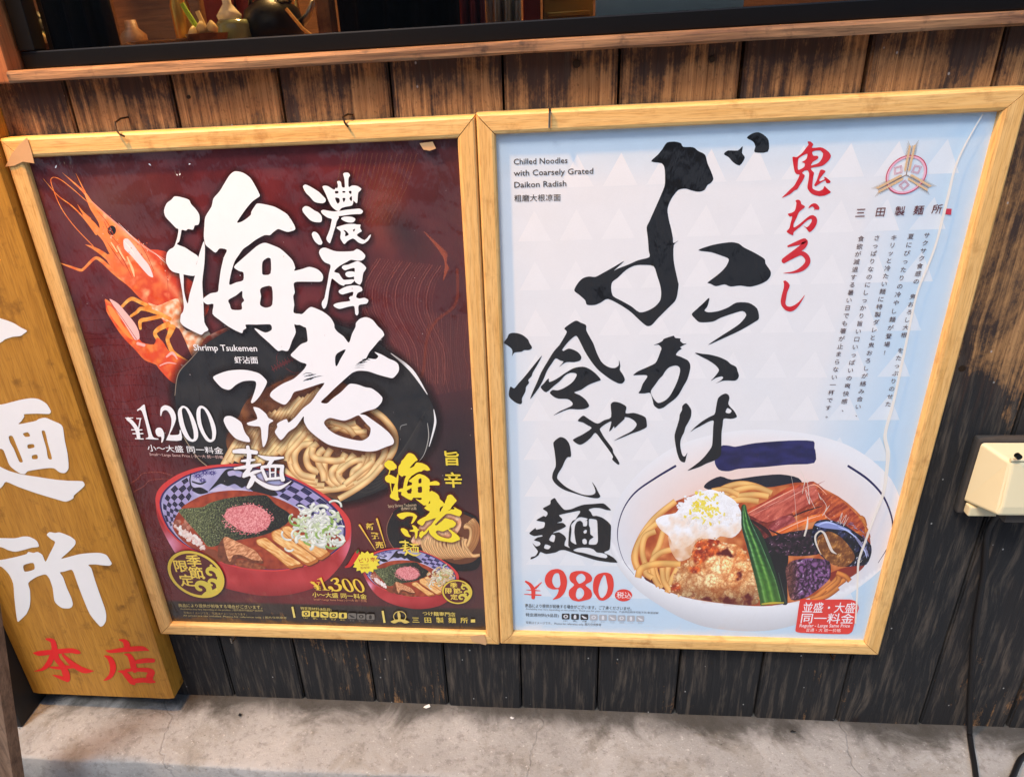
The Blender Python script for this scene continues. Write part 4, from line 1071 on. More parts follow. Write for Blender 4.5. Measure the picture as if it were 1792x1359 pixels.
# ---- white lettering (soft dark halo under it)
WH = (246, 246, 246); HAL = (30, 16, 14)
zA, zB, zC = Z(270, 290, 5.594), Z(270, 440, 5.594), Z(430, 520, 5.594)
zE, zF = Z(510, 300, 9.956), Z(530, 420, 11.14)
cat_ = lambda *a: np.concatenate(a)
kai = [(zA(pt('95,440 120,370 165,335 200,300 270,310 340,335 360,375 410,430 440,480 443,540 430,578 395,585 380,625 330,620 310,635 270,628 262,660 245,740 222,768 300,800 360,840 430,890 412,960 410,1060 380,1078 320,1070 250,1055 190,1040 150,1010 115,940 122,860 150,820 195,790 225,700 236,622 215,612 160,555 110,500')), ()),
       (zB(pt('430,62 455,-20 485,-100 496,-30 490,120 470,300 480,470 490,690 530,765 490,790 460,815 400,790 350,765 290,730 255,690 260,620 280,590 290,540 275,400 245,205 285,215 290,380 325,510 345,420 400,230 410,140')), ()),
       (cat_(zA(pt('790,55 870,70 940,120 990,200 1030,280 1030,300 960,350 900,420 850,490 810,555 850,550 900,520 945,480 950,450 985,395 1010,370 1080,378 1170,400 1230,430 1300,475 1350,545 1378,600 1375,628 1310,648 1260,635 1210,620 1160,655 1130,680 1080,680 1000,720 920,780 870,815 830,870 790,930 765,1000 745,1080 735,1165 800,1142 870,1120 872,1045 830,1030 780,990 850,920 930,850 1000,790 1050,762 1090,755 1150,775 1230,810 1300,870 1355,930 1380,1000 1370,1028 1450,1010 1520,990 1600,1015 1650,1070 1640,1130 1560,1135 1400,1135 1365,1155')),
             zB(pt('1375,400 1360,440 1370,520 1365,600 1450,617 1500,690 1480,742 1430,720 1370,705 1385,790 1350,870 1310,970 1250,965 1210,972 1120,890 1030,810 980,755 1000,755 1085,793 1145,770 1150,735 1130,712 1000,715 895,715 900,750 870,770 860,798 800,775 720,730 640,670 570,610 580,515 520,518 480,490 480,460 550,410 620,395 630,340 650,190 680,60')),
             zA(pt('710,825 640,810 600,850 550,815 500,770 485,690 490,590 500,500 560,400 580,320 640,250 700,150 740,90'))),
        [zB(pt(h)) for h in ('1060,100 1110,62 1140,75 1138,215 1065,228 1055,190', '1035,380 1060,350 1150,345 1155,520 1090,550 1035,520 1045,440', '725,475 800,430 860,385 862,440 880,480 855,510 855,568 760,568 740,520')])]
rou = [(cat_(zC(pt('470,170 550,165 600,120 640,95 700,115 770,150 830,200 865,260 870,300 900,340 960,385 1010,445 1040,360 1075,290 1080,250 1120,210 1180,195 1240,220 1290,280 1340,330 1355,370 1330,400 1300,430 1250,490 1215,530 1190,575 1175,600 1100,640 1180,618 1200,598 1270,605 1298,575 1260,535 1330,560 1400,600 1460,625 1495,660 1500,710 1485,745 1440,790 1380,780 1290,755 1200,725 1110,718 1050,735 1010,765 970,800 920,845 860,900 800,960 735,1025 795,1038 850,990 930,930 1000,860 1030,845 1100,855 1170,880 1230,890 1290,930 1330,970')),
             zD(pt('1580,340 1570,380 1520,430 1440,455 1380,480 1430,492 1500,540 1570,590 1640,650 1680,710 1675,750 1610,775 1520,810 1440,815 1330,800 1180,775 1090,750 1000,690 920,620 880,550 876,500 840,550 800,600 740,640 700,690 670,712 640,680 618,640 640,600 640,565 720,525 740,558 800,510 870,430 940,375 1000,290 1062,203 950,235 860,265 790,285 760,340 720,390 690,395 620,360 575,320 590,280 640,240 700,205 780,170 830,130 880,80')),
             zC(pt('595,655 540,635 480,600 440,565 480,520 540,460 600,435 605,400 590,300 550,272 475,262'))),
        [zC(pt('880,670 875,590 900,545 980,510 930,600 895,670')), zD(pt('1365,492 1300,520 1240,540 1180,530 1110,515 1065,540 1060,570 1100,620 1160,660 1240,690 1330,712 1400,718 1460,680 1475,610 1440,570 1400,525'))])]
tsuke = [(zD(pt(p)), ()) for p in ('65,155 110,125 200,95 310,85 400,95 480,120 530,165 548,195 530,240 490,310 450,360 415,385 405,370 430,300 450,230 445,190 400,182 330,190 270,220 230,255 200,265 150,250 110,215',
         '160,540 175,505 220,498 270,520 320,560 340,620 360,660 385,690 395,730 340,725 270,700 220,650 185,600', '425,420 480,430 540,480 560,515 605,540 570,565 560,600 555,680 540,740 520,775 510,770 500,700 490,600 440,590 380,580 370,560 430,540 460,525 455,490')]
MEN = """250,815,30 330,812,44 455,825,34
375,772,30 388,860,40 372,960,36
320,900,16 380,895,28 440,890,14
258,968,20 380,950,34 490,930,18
400,960,36 350,1020,36 335,1042,20
340,1040,22 440,1000,30 500,985,12
385,1005,26 460,1075,32 560,1130,40 650,1142,36 720,1110,18 765,1078,4
430,1040,44 400,1105,44 378,1136,30
468,850,8 560,878,38 695,870,16
600,880,38 560,942,30
500,962,26 520,1010,28 545,1068,28
500,955,24 600,945,30 690,948,30
685,950,34 678,1010,36 690,1070,38
572,960,14 577,1060,16
625,955,14 622,1060,16
535,1062,22 690,1050,26
575,1005,12 625,1000,12"""
noh = [(zE(pt(p)), [zE(pt(h)) for h in hs]) for p, hs in (
    ('200,265 240,230 300,250 390,300 480,360 540,420 595,480 590,530 540,555 450,545 390,520 320,440 250,370', ()), ('190,650 240,605 310,620 400,680 470,715 525,780 530,850 505,885 400,880 330,850 260,780 205,710', ()), ('355,1085 390,1050 440,1065 480,1110 520,1190 540,1240 520,1275 470,1272 410,1220 370,1150', ()),
    ('540,270 580,248 640,260 740,320 770,290 800,290 810,240 795,180 830,165 865,190 880,270 930,275 920,120 900,45 935,22 990,25 1022,70 995,120 995,270 1050,250 1100,245 1160,260 1215,300 1205,330 1165,370 1155,450 1150,530 1130,555 1080,510 1075,550 1050,595 950,615 870,640 830,690 780,680 700,610 650,520 600,400', ('760,345 815,345 815,380 765,385', '890,345 935,345 935,370 890,370', '1000,345 1045,342 1040,395 1005,375', '760,460 830,470 840,530 800,560', '890,470 935,465 935,500 910,535', '1010,470 1050,430 1055,490 1040,520')),
    ('515,690 560,670 700,695 800,695 950,670 1100,655 1190,650 1245,690 1215,740 1100,745 1000,755 900,770 820,780 830,800 790,870 770,950 740,1040 715,1130 690,1200 670,1250 630,1220 608,1165 640,1080 670,1000 695,880 700,830 620,800 540,740', ()), ('865,825 900,795 980,785 1060,795 1115,830 1080,885 1000,890 920,865', ()),
    ('790,970 850,950 960,920 1080,915 1150,925 1205,930 1195,980 1225,1040 1180,1070 1140,1110 1200,1160 1270,1195 1320,1160 1350,1120 1385,1100 1370,1150 1330,1210 1250,1260 1170,1240 1100,1180 1060,1170 980,1210 920,1265 870,1200 850,1150 860,1050 800,1000', ('905,1025 950,1035 1000,1100 935,1130 940,1070', '1070,1020 1110,1000 1090,1050')))]
kou = [(zF(pt(p)), ()) for p in ('315,250 340,180 400,150 460,155 560,195 650,220 800,225 980,215 1050,175 1110,195 1170,240 1215,300 1200,360 1140,400 1050,400 940,385 860,425 740,490 660,550 610,610 640,632 700,650 740,710 790,770 850,775 990,765 1000,800 930,855 820,865 800,890 730,870 650,810 570,750 545,820 530,900 510,1000 490,1150 470,1250 440,1320 400,1335 370,1270 375,1200 420,1130 450,980 480,830 510,650 540,490 440,440 370,370',
       '760,540 790,495 880,480 980,440 1070,410 1160,460 1235,545 1180,640 1160,750 1150,810 1110,870 1050,840 1005,790 1000,700 1010,548 900,565 820,590', '825,660 860,620 940,610 1010,625 1010,705 900,725 850,705',
       '700,990 750,950 850,905 960,885 1080,890 1140,920 1160,970 1140,1000 1070,1030 1040,1110 1100,1140 1200,1125 1270,1160 1275,1190 1240,1240 1090,1270 1085,1420 1055,1470 1020,1430 1000,1290 880,1300 720,1340 630,1310 595,1270 640,1235 750,1210 920,1185 900,1130 930,1095 970,1085 980,1010 880,1030 770,1060 710,1030')]
hl_ = crom(heap, 3)
def halc(x, y): return (104, 54, 26, .85) if inside(np.array([[x, y]]), [hl_])[0] else (26, 14, 14, .62)
S.part('lettering_shadow', 'print_soft')
for grp, wd in ((kai, 10), (rou, 14), (tsuke, 13), (noh, 8), (kou, 8)):
    for o, hs in grp: S.halo([crom(q, 3) for q in (o, *hs)], wd, halc)
MENP = []
for ln in MEN.split('\n'):
    a = pt3(ln); MENP.append(np.column_stack([zD(a[:, :2]), a[:, 2] / 5.109]))
for q in MENP: S.stroke(np.column_stack([q[:, :2], q[:, 2] + 5]), (70, 36, 22), alpha=.45)
for nm, grp in (('title_lettering', kai), ('title_lettering', rou), ('title_lettering', tsuke), ('title_lettering', noh), ('title_lettering', kou)):
    S.part(nm)
    for o, hs in grp: S.poly(o, WH, hs)
S.part('title_lettering')
for q in MENP: S.stroke(q, WH)
for p in ('555,760,1 600,740,8 660,750,3', '570,775,2 620,765,12 690,752,2', '560,820,2 610,800,14 680,780,8 760,765,1', '590,810,6 640,795,16 670,785,4', '1085,655,3 1130,640,12 1190,630,2', '1070,668,2 1120,665,4 1165,665,1', '1065,690,1 1110,686,3 1160,688,1', '1140,610,6 1180,606,12 1220,612,2'):
    S.part('dry_brush_print', gap=2e-6); a = pt3(p); S.stroke(np.column_stack([zC(a[:, :2]), a[:, 2] / 5.594]), (28, 24, 22), rough=.5)

# ---- prices and small type
zU = Z(210, 700, 8.94)
def price(S, zf, sc, col, three=False):
    for p in ('110,280,50 190,350,55 265,460,60 295,600,52', '318,290,18 300,400,18 282,470,20', '175,463,18 350,463,18', '195,522,18 365,522,18', '80,277,14 205,277,14', '255,285,16 335,287,16', '235,600,18 370,605,18'):
        a = pt3(p); S.stroke(np.column_stack([zf(a[:, :2]), a[:, 2] / sc]), col, cap=False)
    S.poly(zf(pt('380,65 400,150 430,280 470,430 510,560 545,590 600,600 598,615 405,605 405,595 440,580 445,555 420,440 380,280 340,170 310,150 275,170 268,150 310,120')), col)
    S.poly(zf(pt('555,470 580,435 620,428 660,450 690,520 690,590 665,655 645,660 650,600 640,570 600,570 565,530')), col)
    if three:
        for p in ('640,190,50 690,110,30 760,105,60 800,180,80 770,280,50 720,310,20', '720,315,20 820,350,50 870,450,90 850,560,70 770,615,40 690,590,40 670,540,50'):
            a = pt3(p); S.stroke(np.column_stack([zf(a[:, :2]), a[:, 2] / sc]), col)
    else:
        S.poly(zf(pt('630,180 640,120 680,85 720,78 790,105 840,160 870,230 875,300 850,380 810,470 780,540 900,540 930,520 935,465 950,470 960,625 725,625 730,600 770,510 800,400 805,300 780,220 740,165 700,155 665,180 645,245 632,240')), col)
    S.poly(zf(pt('905,200 920,140 960,95 1000,88 1060,120 1110,190 1160,290 1200,400 1222,500 1220,580 1190,630 1140,650 1080,635 1020,580 960,470 920,330')), col, [zf(pt('975,130 1000,120 1030,140 1080,240 1120,370 1150,490 1155,590 1140,610 1110,600 1060,520 1010,390 980,260 967,170'))])
    S.poly(zf(pt('1195,200 1210,130 1245,90 1290,88 1350,125 1400,190 1450,290 1490,400 1505,500 1490,600 1450,645 1400,655 1340,620 1270,510 1220,390 1200,290')), col, [zf(pt('1262,140 1285,125 1320,150 1370,240 1410,360 1440,490 1440,600 1420,615 1390,600 1330,510 1280,380 1260,250'))])
S.part('price_lettering'); price(S, zU, 8.94, WH)
YE = (248, 226, 44); GO = (238, 212, 96)
zP = lambda a: (lambda b: np.column_stack([542 + (b[:, 0] - 75) * (96 / 1430), 1009 + (b[:, 1] - 65) * (24 / 590) + (b[:, 0] - 75) * .0022]))(np.asarray(a, float).reshape(-1, 2))
S.part('price_lettering', label='yellow price lettering'); price(S, zP, 14.9, (246, 206, 64), True)
S.part('small_lettering')
S.text('Shrimp Tsukemen', (339.5, 613), (450.5, 614.5), 10.5, WH, .012)
S.text('虾沾面', (411, 634.5), (452, 635), 11, WH, .014)
S.text('小～大盛 同一料金', (259, 788), (391, 793), 10.5, WH, .008)
S.text('Small～Large Same Price | 小～大 统一价格', (262, 796.5), (391, 802), 5.2, (230, 190, 180))
S.text('小～大盛 同一料金', (547, 1043), (642, 1047), 8, (246, 216, 90), .008)
S.text('Small～Large Same Price | 小～大 统一价格', (549, 1049.5), (642, 1052.5), 3.8, (214, 140, 90))
S.text('Spicy Shrimp Tsukemen', (679.5, 887.5), (729, 885), 5, (216, 190, 150))
S.text('香辣虾沾面', (702, 892), (729, 891), 4.6, (216, 190, 150))
S.part('subtitle_lettering')
S.column('旨', (791, 802), (791, 802), 31, (240, 214, 60), .02); S.column('辛', (793, 840), (793, 840), 33, (240, 214, 60), .02)
# yellow title: the same brush characters, small
mpA = lambda P: np.column_stack([672 + (P[:, 0] - 287) * (100 / 277) + 1, 793 + (P[:, 1] - 300) * (90 / 313)])
yk = lambda P: np.column_stack([672.5 + (P[:, 0] - 287.) * .348, 792.3 + (P[:, 1] - 300.) * .292])
yr = lambda P: np.column_stack([731 + (P[:, 0] - 475.) * .345, 858.5 + (P[:, 1] - 537.) * .356])
yt = lambda P: np.column_stack([694 + (P[:, 0] - 372.) * .378, 895.5 + (P[:, 1] - 646.) * .345])
S.part('title_halo', 'print_soft')
for o, hs in [(yk(o), [yk(h) for h in hs]) for o, hs in kai] + [(yr(o), [yr(h) for h in hs]) for o, hs in rou] + [(yt(o), ()) for o, hs in tsuke]: S.halo([crom(q, 2) for q in (o, *hs)], 5, (110, 34, 14), .7)
S.part('title_lettering', label='small yellow title lettering')
for o, hs in [(yk(o), [yk(h) for h in hs]) for o, hs in kai] + [(yr(o), [yr(h) for h in hs]) for o, hs in rou] + [(yt(o), ()) for o, hs in tsuke]: S.poly(o, YE, hs, n=2)
for q in MENP:
    xy = np.column_stack([699 + (q[:, 0] - 408) * .378, 945 + (q[:, 1] - 781) * .36]); S.stroke(np.column_stack([xy, q[:, 2] * .38]), (244, 218, 80))
S.part('new_sign_lettering')
for p in ('629,918,3 657,962,.8', '659.5,907.5,3.6 675,957,.8'): S.stroke(pt3(p), (246, 196, 70))
S.column('新発売', (648, 921), (664, 953), 15, (246, 206, 76), .02)
# chilli burst
S.part('chilli_burst_print')
st = []
for i in range(30):
    a_ = i / 30 * 6.283; r_ = 1.0 if i % 2 else .80
    st.append((640.5 + 25 * r_ * math.cos(a_), 983.5 + 20 * r_ * math.sin(a_)))
S.poly(np.array(st), (246, 226, 60), n=1)
S.stroke(pt3('604,992,2 612,988,7 620,976,9 626,966,8'), (206, 28, 26)); S.stroke(pt3('625,966,5 627,962,3'), (60, 110, 40))
S.text('ピリ辛!', (629, 983.5), (661, 981.5), 7.5, (190, 60, 20), .014)
S.text('Spicy!', (631, 989), (645, 988.5), 3.4, (170, 70, 30)); S.text('香辣味!', (631, 995), (648, 994), 4, (170, 70, 30))
# season seals
def seal(S, cx_, cy_, rx, ry, ang):
    S.part('season_seal_print')
    ca, sa = math.cos(ang), math.sin(ang)
    e = lambda k_, n_=40: np.array([(cx_ + k_ * rx * math.cos(t_) * ca - k_ * ry * math.sin(t_) * sa, cy_ + k_ * rx * math.cos(t_) * sa + k_ * ry * math.sin(t_) * ca) for t_ in np.linspace(0, 6.283, n_, endpoint=False)])
    S.poly(e(1.03), (60, 16, 16), n=1); S.poly(e(1.), (226, 196, 66), n=1); S.poly(e(.89), (84, 20, 22), n=1)
    q = lambda u, v: (cx_ + u * rx * ca - v * ry * sa, cy_ + u * rx * sa + v * ry * ca)
    def sp(u0, v0, r_, t0, t1, w0, sg):
        P = []
        for i in range(12):
            f = i / 11; t_ = t0 + (t1 - t0) * f; rr_ = r_ * (1 - .72 * f)
            P.append((*q(u0 + rr_ * math.cos(t_), v0 + sg * rr_ * math.sin(t_)), w0 * (1 - .6 * f)))
        S.stroke(P, (220, 200, 70))
    sp(.42, -.40, .26, -.3, -5.2, .17 * rx, 1); sp(.62, .02, .22, -.2, -5., .15 * rx, 1); sp(.36, .44, .30, -.1, -5.2, .2 * rx, 1)
    S.poly(np.array([q(*p) for p in ((.60, -.68), (.80, -.42), (.90, 0), (.80, .42), (.5, .8), (.55, .5), (.72, .28), (.80, .06), (.70, -.16), (.66, -.4))]), (220, 200, 70))
    for u, v in ((.30, -.70), (.28, -.04), (.84, .18)): S.dot(*q(u, v), rx * .05, rx * .05, (230, 206, 80), 8)
    z_ = rx * .5
    for ch, u, v in (('季', -.28, -.50), ('節', -.02, -.06), ('限', -.56, .0), ('定', -.16, .46)): S.column(ch, q(u, v), q(u, v), z_, (246, 214, 84), .018)
seal(S, 343, 1004.5, 53, 37, .50)
seal(S, 800, 1035, 26.5, 21, .12)
# foot strip
S.part('small_lettering')
S.text('商品により提供が前後する場合がございます。', (313, 1061), (459, 1064.5), 5.6, (206, 186, 110))
S.text('Availability may vary depending on the product. | 提供顺序可能因产品而异', (316, 1066), (460, 1069.5), 3.2, (176, 156, 90))
S.text('写真はイメージです。 写真はイメージになります。', (322, 1073), (432, 1076), 3.6, (160, 140, 84))
S.text('All prices are tax included. Photos for reference only. | 图片仅供参考', (321, 1077.5), (502, 1082), 3.2, (190, 170, 100))
S.stroke(pt3('511.5,1061,3.4 515.5,1080,3.4'), (236, 212, 110), cap=False); S.stroke(pt3('669.5,1068,3.6 673,1089,3.6'), (236, 212, 110), cap=False)
S.text('特定原材料(8品目)', (526.5, 1066), (580, 1068.5), 5, (230, 206, 104))
def icons(S, x0, y0, dx, dy, n_on, n_all, w_, h_, on_c, off_c, ink, caps):
    for i in range(n_all):
        x, y = x0 + dx * i, y0 + dy * i; c = on_c if i < n_on else off_c
        r_ = .28
        S.poly(np.array([(x - w_ / 2 + r_ * w_ * .2, y - h_ / 2), (x + w_ / 2 - r_ * w_ * .2, y - h_ / 2), (x + w_ / 2, y - h_ / 2 + h_ * .2), (x + w_ / 2, y + h_ / 2 - h_ * .2), (x + w_ / 2 - w_ * .06, y + h_ / 2), (x - w_ / 2 + w_ * .06, y + h_ / 2), (x - w_ / 2, y + h_ / 2 - h_ * .2), (x - w_ / 2, y - h_ / 2 + h_ * .2)]), c, n=1)
        k_ = ink if i < n_on else ink
        if i % 3 == 0: S.dot(x, y, w_ * .3, h_ * .32, k_, 12); S.dot(x, y, w_ * .15, h_ * .17, c, 10)
        elif i % 3 == 1: S.poly(np.array([(x - w_ * .14, y + h_ * .34), (x - w_ * .16, y - h_ * .1), (x - w_ * .08, y - h_ * .34), (x + w_ * .08, y - h_ * .34), (x + w_ * .16, y - h_ * .1), (x + w_ * .14, y + h_ * .34)]), k_, n=2)
        else: S.stroke([(x - w_ * .3, y - h_ * .2, h_ * .14), (x, y + h_ * .1, h_ * .3), (x + w_ * .3, y + h_ * .2, h_ * .12)], k_)
        S.text(caps[i], (x - w_ * .3, y + h_ / 2 + 3.6), (x + w_ * .3, y + h_ / 2 + 3.8), 2.6, on_c if i < n_on else off_c)
icons(S, 535.5, 1073, 16.1, .85, 5, 8, 14.5, 10, (232, 206, 88), (112, 106, 96), (34, 30, 26), ['たまご', '乳', '小麦', 'えび', 'かに', 'そば', '落花生', 'くるみ'])
S.part('logo_print')
S.poly(np.array([(699.5 + 11.5 * math.cos(t_), 1078 + 9.6 * math.sin(t_)) for t_ in np.linspace(0, 6.28, 24, endpoint=False)]), (214, 186, 92), [np.array([(699.5 + 10 * math.cos(t_), 1078 + 8.2 * math.sin(t_)) for t_ in np.linspace(0, 6.28, 24, endpoint=False)])], n=1)
for p in ('699,1084,4 698,1074,5 697,1069,1', '700,1084,3 690,1087,6 684,1087,1', '700,1084,3 709,1087,6 716,1088,1'): S.stroke(pt3(p), (222, 194, 96))
S.text('つけ麺専門店', (740, 1075.5), (797, 1077.5), 6.5, (232, 206, 100), .01)
for i, ch in enumerate('三田製麺所'): S.column(ch, (727.5 + i * 21.2, 1084.2 + i * .15), (727.5 + i * 21.2, 1084.2), 14, (240, 212, 90), .006)
S.poly(pt('824,1083 831.5,1083 831.5,1088.5 824,1088.5'), (232, 206, 100), n=1)
S.part('dust_specks')
for i in range(60):
    x_, y_ = rr.uniform(70, 830), rr.uniform(280, 1040)
    S.dot(x_, y_, rr.uniform(.4, 1.3), rr.uniform(.3, .8), mixl((150, 130, 126), (236, 230, 226), rr.random()), 5, .3, rr.uniform(0, 3))
for x_, y_ in ((98, 292), (262, 288), (332, 287), (310, 306), (315, 305)): S.dot(x_, y_, 2.6, 1.3, (238, 234, 230), 6, .4, rr.uniform(0, 3))
S.build()

# ------------------------------------------------------------------ right poster: the print
def bgR(x, y):
    c = (232, 232, 232)
    edge = max(max(0, (x - 1560 + (y - 200) * .28) / 130), max(0, (950 - x) / 130) * (.35 + .65 * (y > 600)), max(0, (330 - y) / 130), max(0, (y - 960) / 90) * .9)
    return mixl(c, (190, 217, 236), min(1, edge) * .9 + fbm(x, y, .01, 2) * .05)
S = Sheet(pr, PY)
S.part('poster_paper'); bg_grid(S, RX0 - .003, RX1 + .003, RZ0 - .003, RZ1 + .003, 90, 120, bgR)
S.part('triangle_pattern_print')
Y_ = S.y(); V, F, C = [], [], []
for r_ in range(12):
    z = .660 - r_ * .0592
    for k in range(-1, 10):
        x = .0875 + (k - 1) * .0473
        if not (.012 < x < .497) or z < .012: continue
        if r_ == 0 and k in (0,): continue
        i = len(V); V += [(x - .0188, Y_, z), (x + .0188, Y_, z), (x, Y_, z + .035)]; F.append((i, i + 1, i + 2))
        q = (np.array((x, 0, z)) - CC) @ CA; c = bgR(PCX + FOC * q[0] / q[1], PCY - FOC * q[2] / q[1])
        C += [L4(mixl(c, (240, 239, 238), .55))] * 3
S.emit(np.array(V), F, np.array(C))
# bowl
zY = Z(1060, 740, 3.44)
sil = zY(pt('20,700 40,560 100,420 220,280 400,150 600,80 800,45 1000,40 1250,70 1450,130 1600,220 1720,340 1780,480 1789,600 1770,700 1700,830 1600,930 1450,1040 1300,1130 1180,1200 1000,1245 800,1250 600,1225 450,1170 330,1100 200,1010 100,900 40,800'))
S.part('bowl_print')
def inY(x, y): return (x - 1060) * 3.44, (y - 740) * 3.44
def bw_(x, y):
    u, v = inY(x, y)
    c = mixl((233, 234, 235), (222, 223, 226), (v - 200) / 500)
    ins = 1 - math.hypot((u - 900) / 830, (v - 600) / 560)
    c = mixl(c, (238, 216, 206), max(0, ins) * 2.2)
    c = mixl(c, (240, 176, 130), max(0, 1 - math.hypot((u - 820) / 640, (v - 760) / 430)) * .6)
    lip = v - (620 + 480 * math.sqrt(max(0, 1 - ((u - 900) / 880) ** 2)))
    if lip > 0: c = mixl((236, 237, 238), (200, 202, 205), min(1, lip / 150))
    return c
S.poly(sil, bw_, n=4, step=5)
for p in ('420,258,14 300,330,12 180,415,10 110,510,7 75,620,6 75,720,4 110,830,3 170,910,2', '1460,258,14 1580,340,14 1670,440,12 1720,560,10 1725,640,8 1700,740,5 1640,840,3'):
    a = pt3(p); S.stroke(np.column_stack([zY(a[:, :2]), a[:, 2] / 3.44]), (46, 40, 96))
S.poly(zY(pt('690,140 740,135 780,142 900,120 1100,105 1250,108 1256,150 1262,165 1255,240 1100,250 950,265 800,275 740,290 680,280 655,225')), lambda x, y: mixl((34, 32, 84), (52, 50, 112), .5 + fbm(x * .3, y, .1, 3)), step=4)
S.poly(zY(pt('590,385 620,350 690,320 760,340 900,320 1050,308 1160,330 1180,380 1000,420 800,410 640,405')), (30, 32, 52))
# broth
KB = S.k + 1e-4
S.part('soup_print')
S.poly(zY(pt('165,830 180,760 230,650 300,560 420,470 600,410 800,390 1000,385 1200,355 1400,440 1540,560 1590,680 1590,790 1550,860 1470,930 1350,1000 1200,1060 1000,1098 850,1098 650,1078 480,1048 350,1002 250,942 190,890')), lambda x, y: mixl((176, 84, 34), (222, 150, 92), .5 + fbm(x, y, .04, 4) * 1.1), step=4)
S.poly(zY(pt('230,930 300,880 380,900 420,1000 380,1010 290,970')), (110, 44, 34)); S.poly(zY(pt('1350,900 1560,840 1540,880 1470,930 1380,980')), (150, 58, 34))
S.part('noodle_print')
NM, NE = (250, 212, 142), (206, 138, 70)
for p in ('420,470 330,540 270,600 210,690 170,800 190,880', '330,590 250,650 190,740 180,830 210,900', '300,650 240,680 220,760 235,840 270,920', '350,640 320,740 290,800 300,900 340,990', '400,760 330,780 280,830 290,920 320,980', '250,840 240,900 280,930', '380,860 370,930 400,1000', '440,860 400,940 370,1020', '340,870 350,950 390,1010',
          '660,420 740,380 830,365 930,390 990,430', '690,440 800,400 900,385 1000,420', '700,470 800,440 900,430 980,440', '640,410 720,400 800,430', '720,480 820,460 920,470'): S.noodle(zY(pt(p)), 10.5, NM, NE, n=5)
S.noodle(zY(pt('195,930 210,880 260,855 340,845 450,850')), 12, (248, 206, 128), NE)
for p in ('1230,1060 1340,1010 1440,940', '1260,1050 1370,960 1420,900', '1330,1010 1400,950 1400,900', '1390,900 1440,920 1470,950', '1240,1070 1330,1040 1400,990', '1480,600 1540,570 1560,620', '1440,640 1520,600 1570,650', '1500,660 1560,640 1580,690'): S.noodle(zY(pt(p)), 9, (236, 166, 84), (160, 84, 36), n=5)
# slabs of simmered roots
S.part('topping_print')
def slab(p, c1, c2, st=4):
    R2 = np.array([[.86, -.5], [.5, .86]])
    def f(V):
        h, l = relit(V @ R2.T, .12, c1[0] * .1, 4, (.35, 1.5)); c = mixa(c1, c2, .5 + h * .9 + (l - .5)); return mixa(c, (255, 226, 206), (l - 1.0) * 2.2)
    S.relief(zY(pt(p)), f, 1.4)
slab('850,520 960,470 1090,390 1180,370 1100,440 980,510 880,560', (176, 66, 36), (214, 104, 60))
slab('1180,380 1250,350 1350,425 1400,450 1520,560 1560,650 1440,640 1300,560 1140,560 1000,640 900,640 860,570', (150, 56, 34), (216, 120, 66))
slab('850,545 980,475 1130,400 1240,360 1280,450 1120,540 970,598 900,575', (178, 82, 66), (220, 128, 106), 3)
slab('860,550 970,598 1120,540 1125,570 985,630 890,600', (120, 44, 34), (160, 70, 48))
slab('985,620 1060,560 1130,560 1140,600 1060,660 980,650', (150, 60, 60), (206, 120, 116))
slab('1020,655 1150,590 1240,555 1310,545 1330,575 1220,600 1110,650 1030,680', (222, 110, 40), (244, 150, 72))
slab('880,580 960,640 1000,680 960,700 900,650', (96, 34, 34), (140, 60, 50))
for p in ('860,575,10 960,640,26 1000,690,14', '985,640,8 1060,672,12 1110,655,6', '1130,560,6 1200,530,10 1300,500,5', '1000,690,20 1120,660,14 1240,640,10'):
    a = pt3(p); S.stroke(np.column_stack([zY(a[:, :2]), a[:, 2] / 3.44]), (64, 22, 20))
for i in range(16):
    u, v = 880 + i * 24, 545 - i * 11 + rr.uniform(-6, 6)
    S.stroke(np.column_stack([zY([(u - 20, v + 14), (u + 30, v - 10), (u + 80, v - 34)]), (.3, rr.uniform(.6, 1.3), .3)]), mixl((238, 176, 156), (150, 60, 44), rr.random()))
for p in ('860,540,3 990,470,6 1130,398,3', '1040,655,3 1160,598,7 1290,555,3', '1180,400,2 1260,370,5 1330,430,2'):
    a = pt3(p); S.stroke(np.column_stack([zY(a[:, :2]), a[:, 2] / 3.44]), (250, 196, 166))
# aubergines
S.poly(zY(pt('950,690 1060,760 1100,800 1090,900 1095,1085 1060,1085 1020,960 980,800')), (30, 26, 26))
def dark_skin(c0, c1, c2, s_, th, seed):
    def f(V):
        h, l = relit(V + 3 * np.column_stack([fbv(V, .06, 2, 1.), fbv(V, .06, 2, 5.)]), s_, seed, 4)
        c = mixa(c0, c1, .2 + h + (l - .5) * 1.2); return mixa(c, c2, (l - th) * 4)
    return f
S.relief(zY(pt('960,695 1060,665 1150,650 1240,640 1290,700 1300,780 1180,800 1050,790 1000,740')), dark_skin((24, 14, 20), (104, 66, 88), (222, 190, 206), .12, .95, 3.), 1.3)
S.poly(zY(pt('1240,650 1270,590 1340,580 1430,610 1510,660 1590,720 1600,780 1570,850 1500,860 1400,862 1320,820 1250,740')), (26, 26, 40), step=9)
S.relief(zY(pt('1240,650 1270,590 1340,580 1430,610 1510,660 1590,720 1600,780 1570,850 1500,860 1400,862 1320,820 1250,740')), dark_skin((16, 16, 26), (70, 74, 116), (226, 232, 250), .09, .9, 6.), 1.3)
S.relief(zY(pt('1275,690 1340,650 1420,690 1480,760 1500,810 1460,855 1400,862 1330,825 1285,760')), dark_skin((128, 78, 32), (206, 150, 84), (250, 222, 170), .10, 1.05, 8.), 1.3)
S.poly(zY(pt('1255,610 1330,590 1400,610 1480,650 1400,640 1310,630')), (150, 160, 206)); S.stroke(np.column_stack([zY(pt('1500,680 1560,760 1580,800')), (3, 6, 2)]), (150, 150, 180))
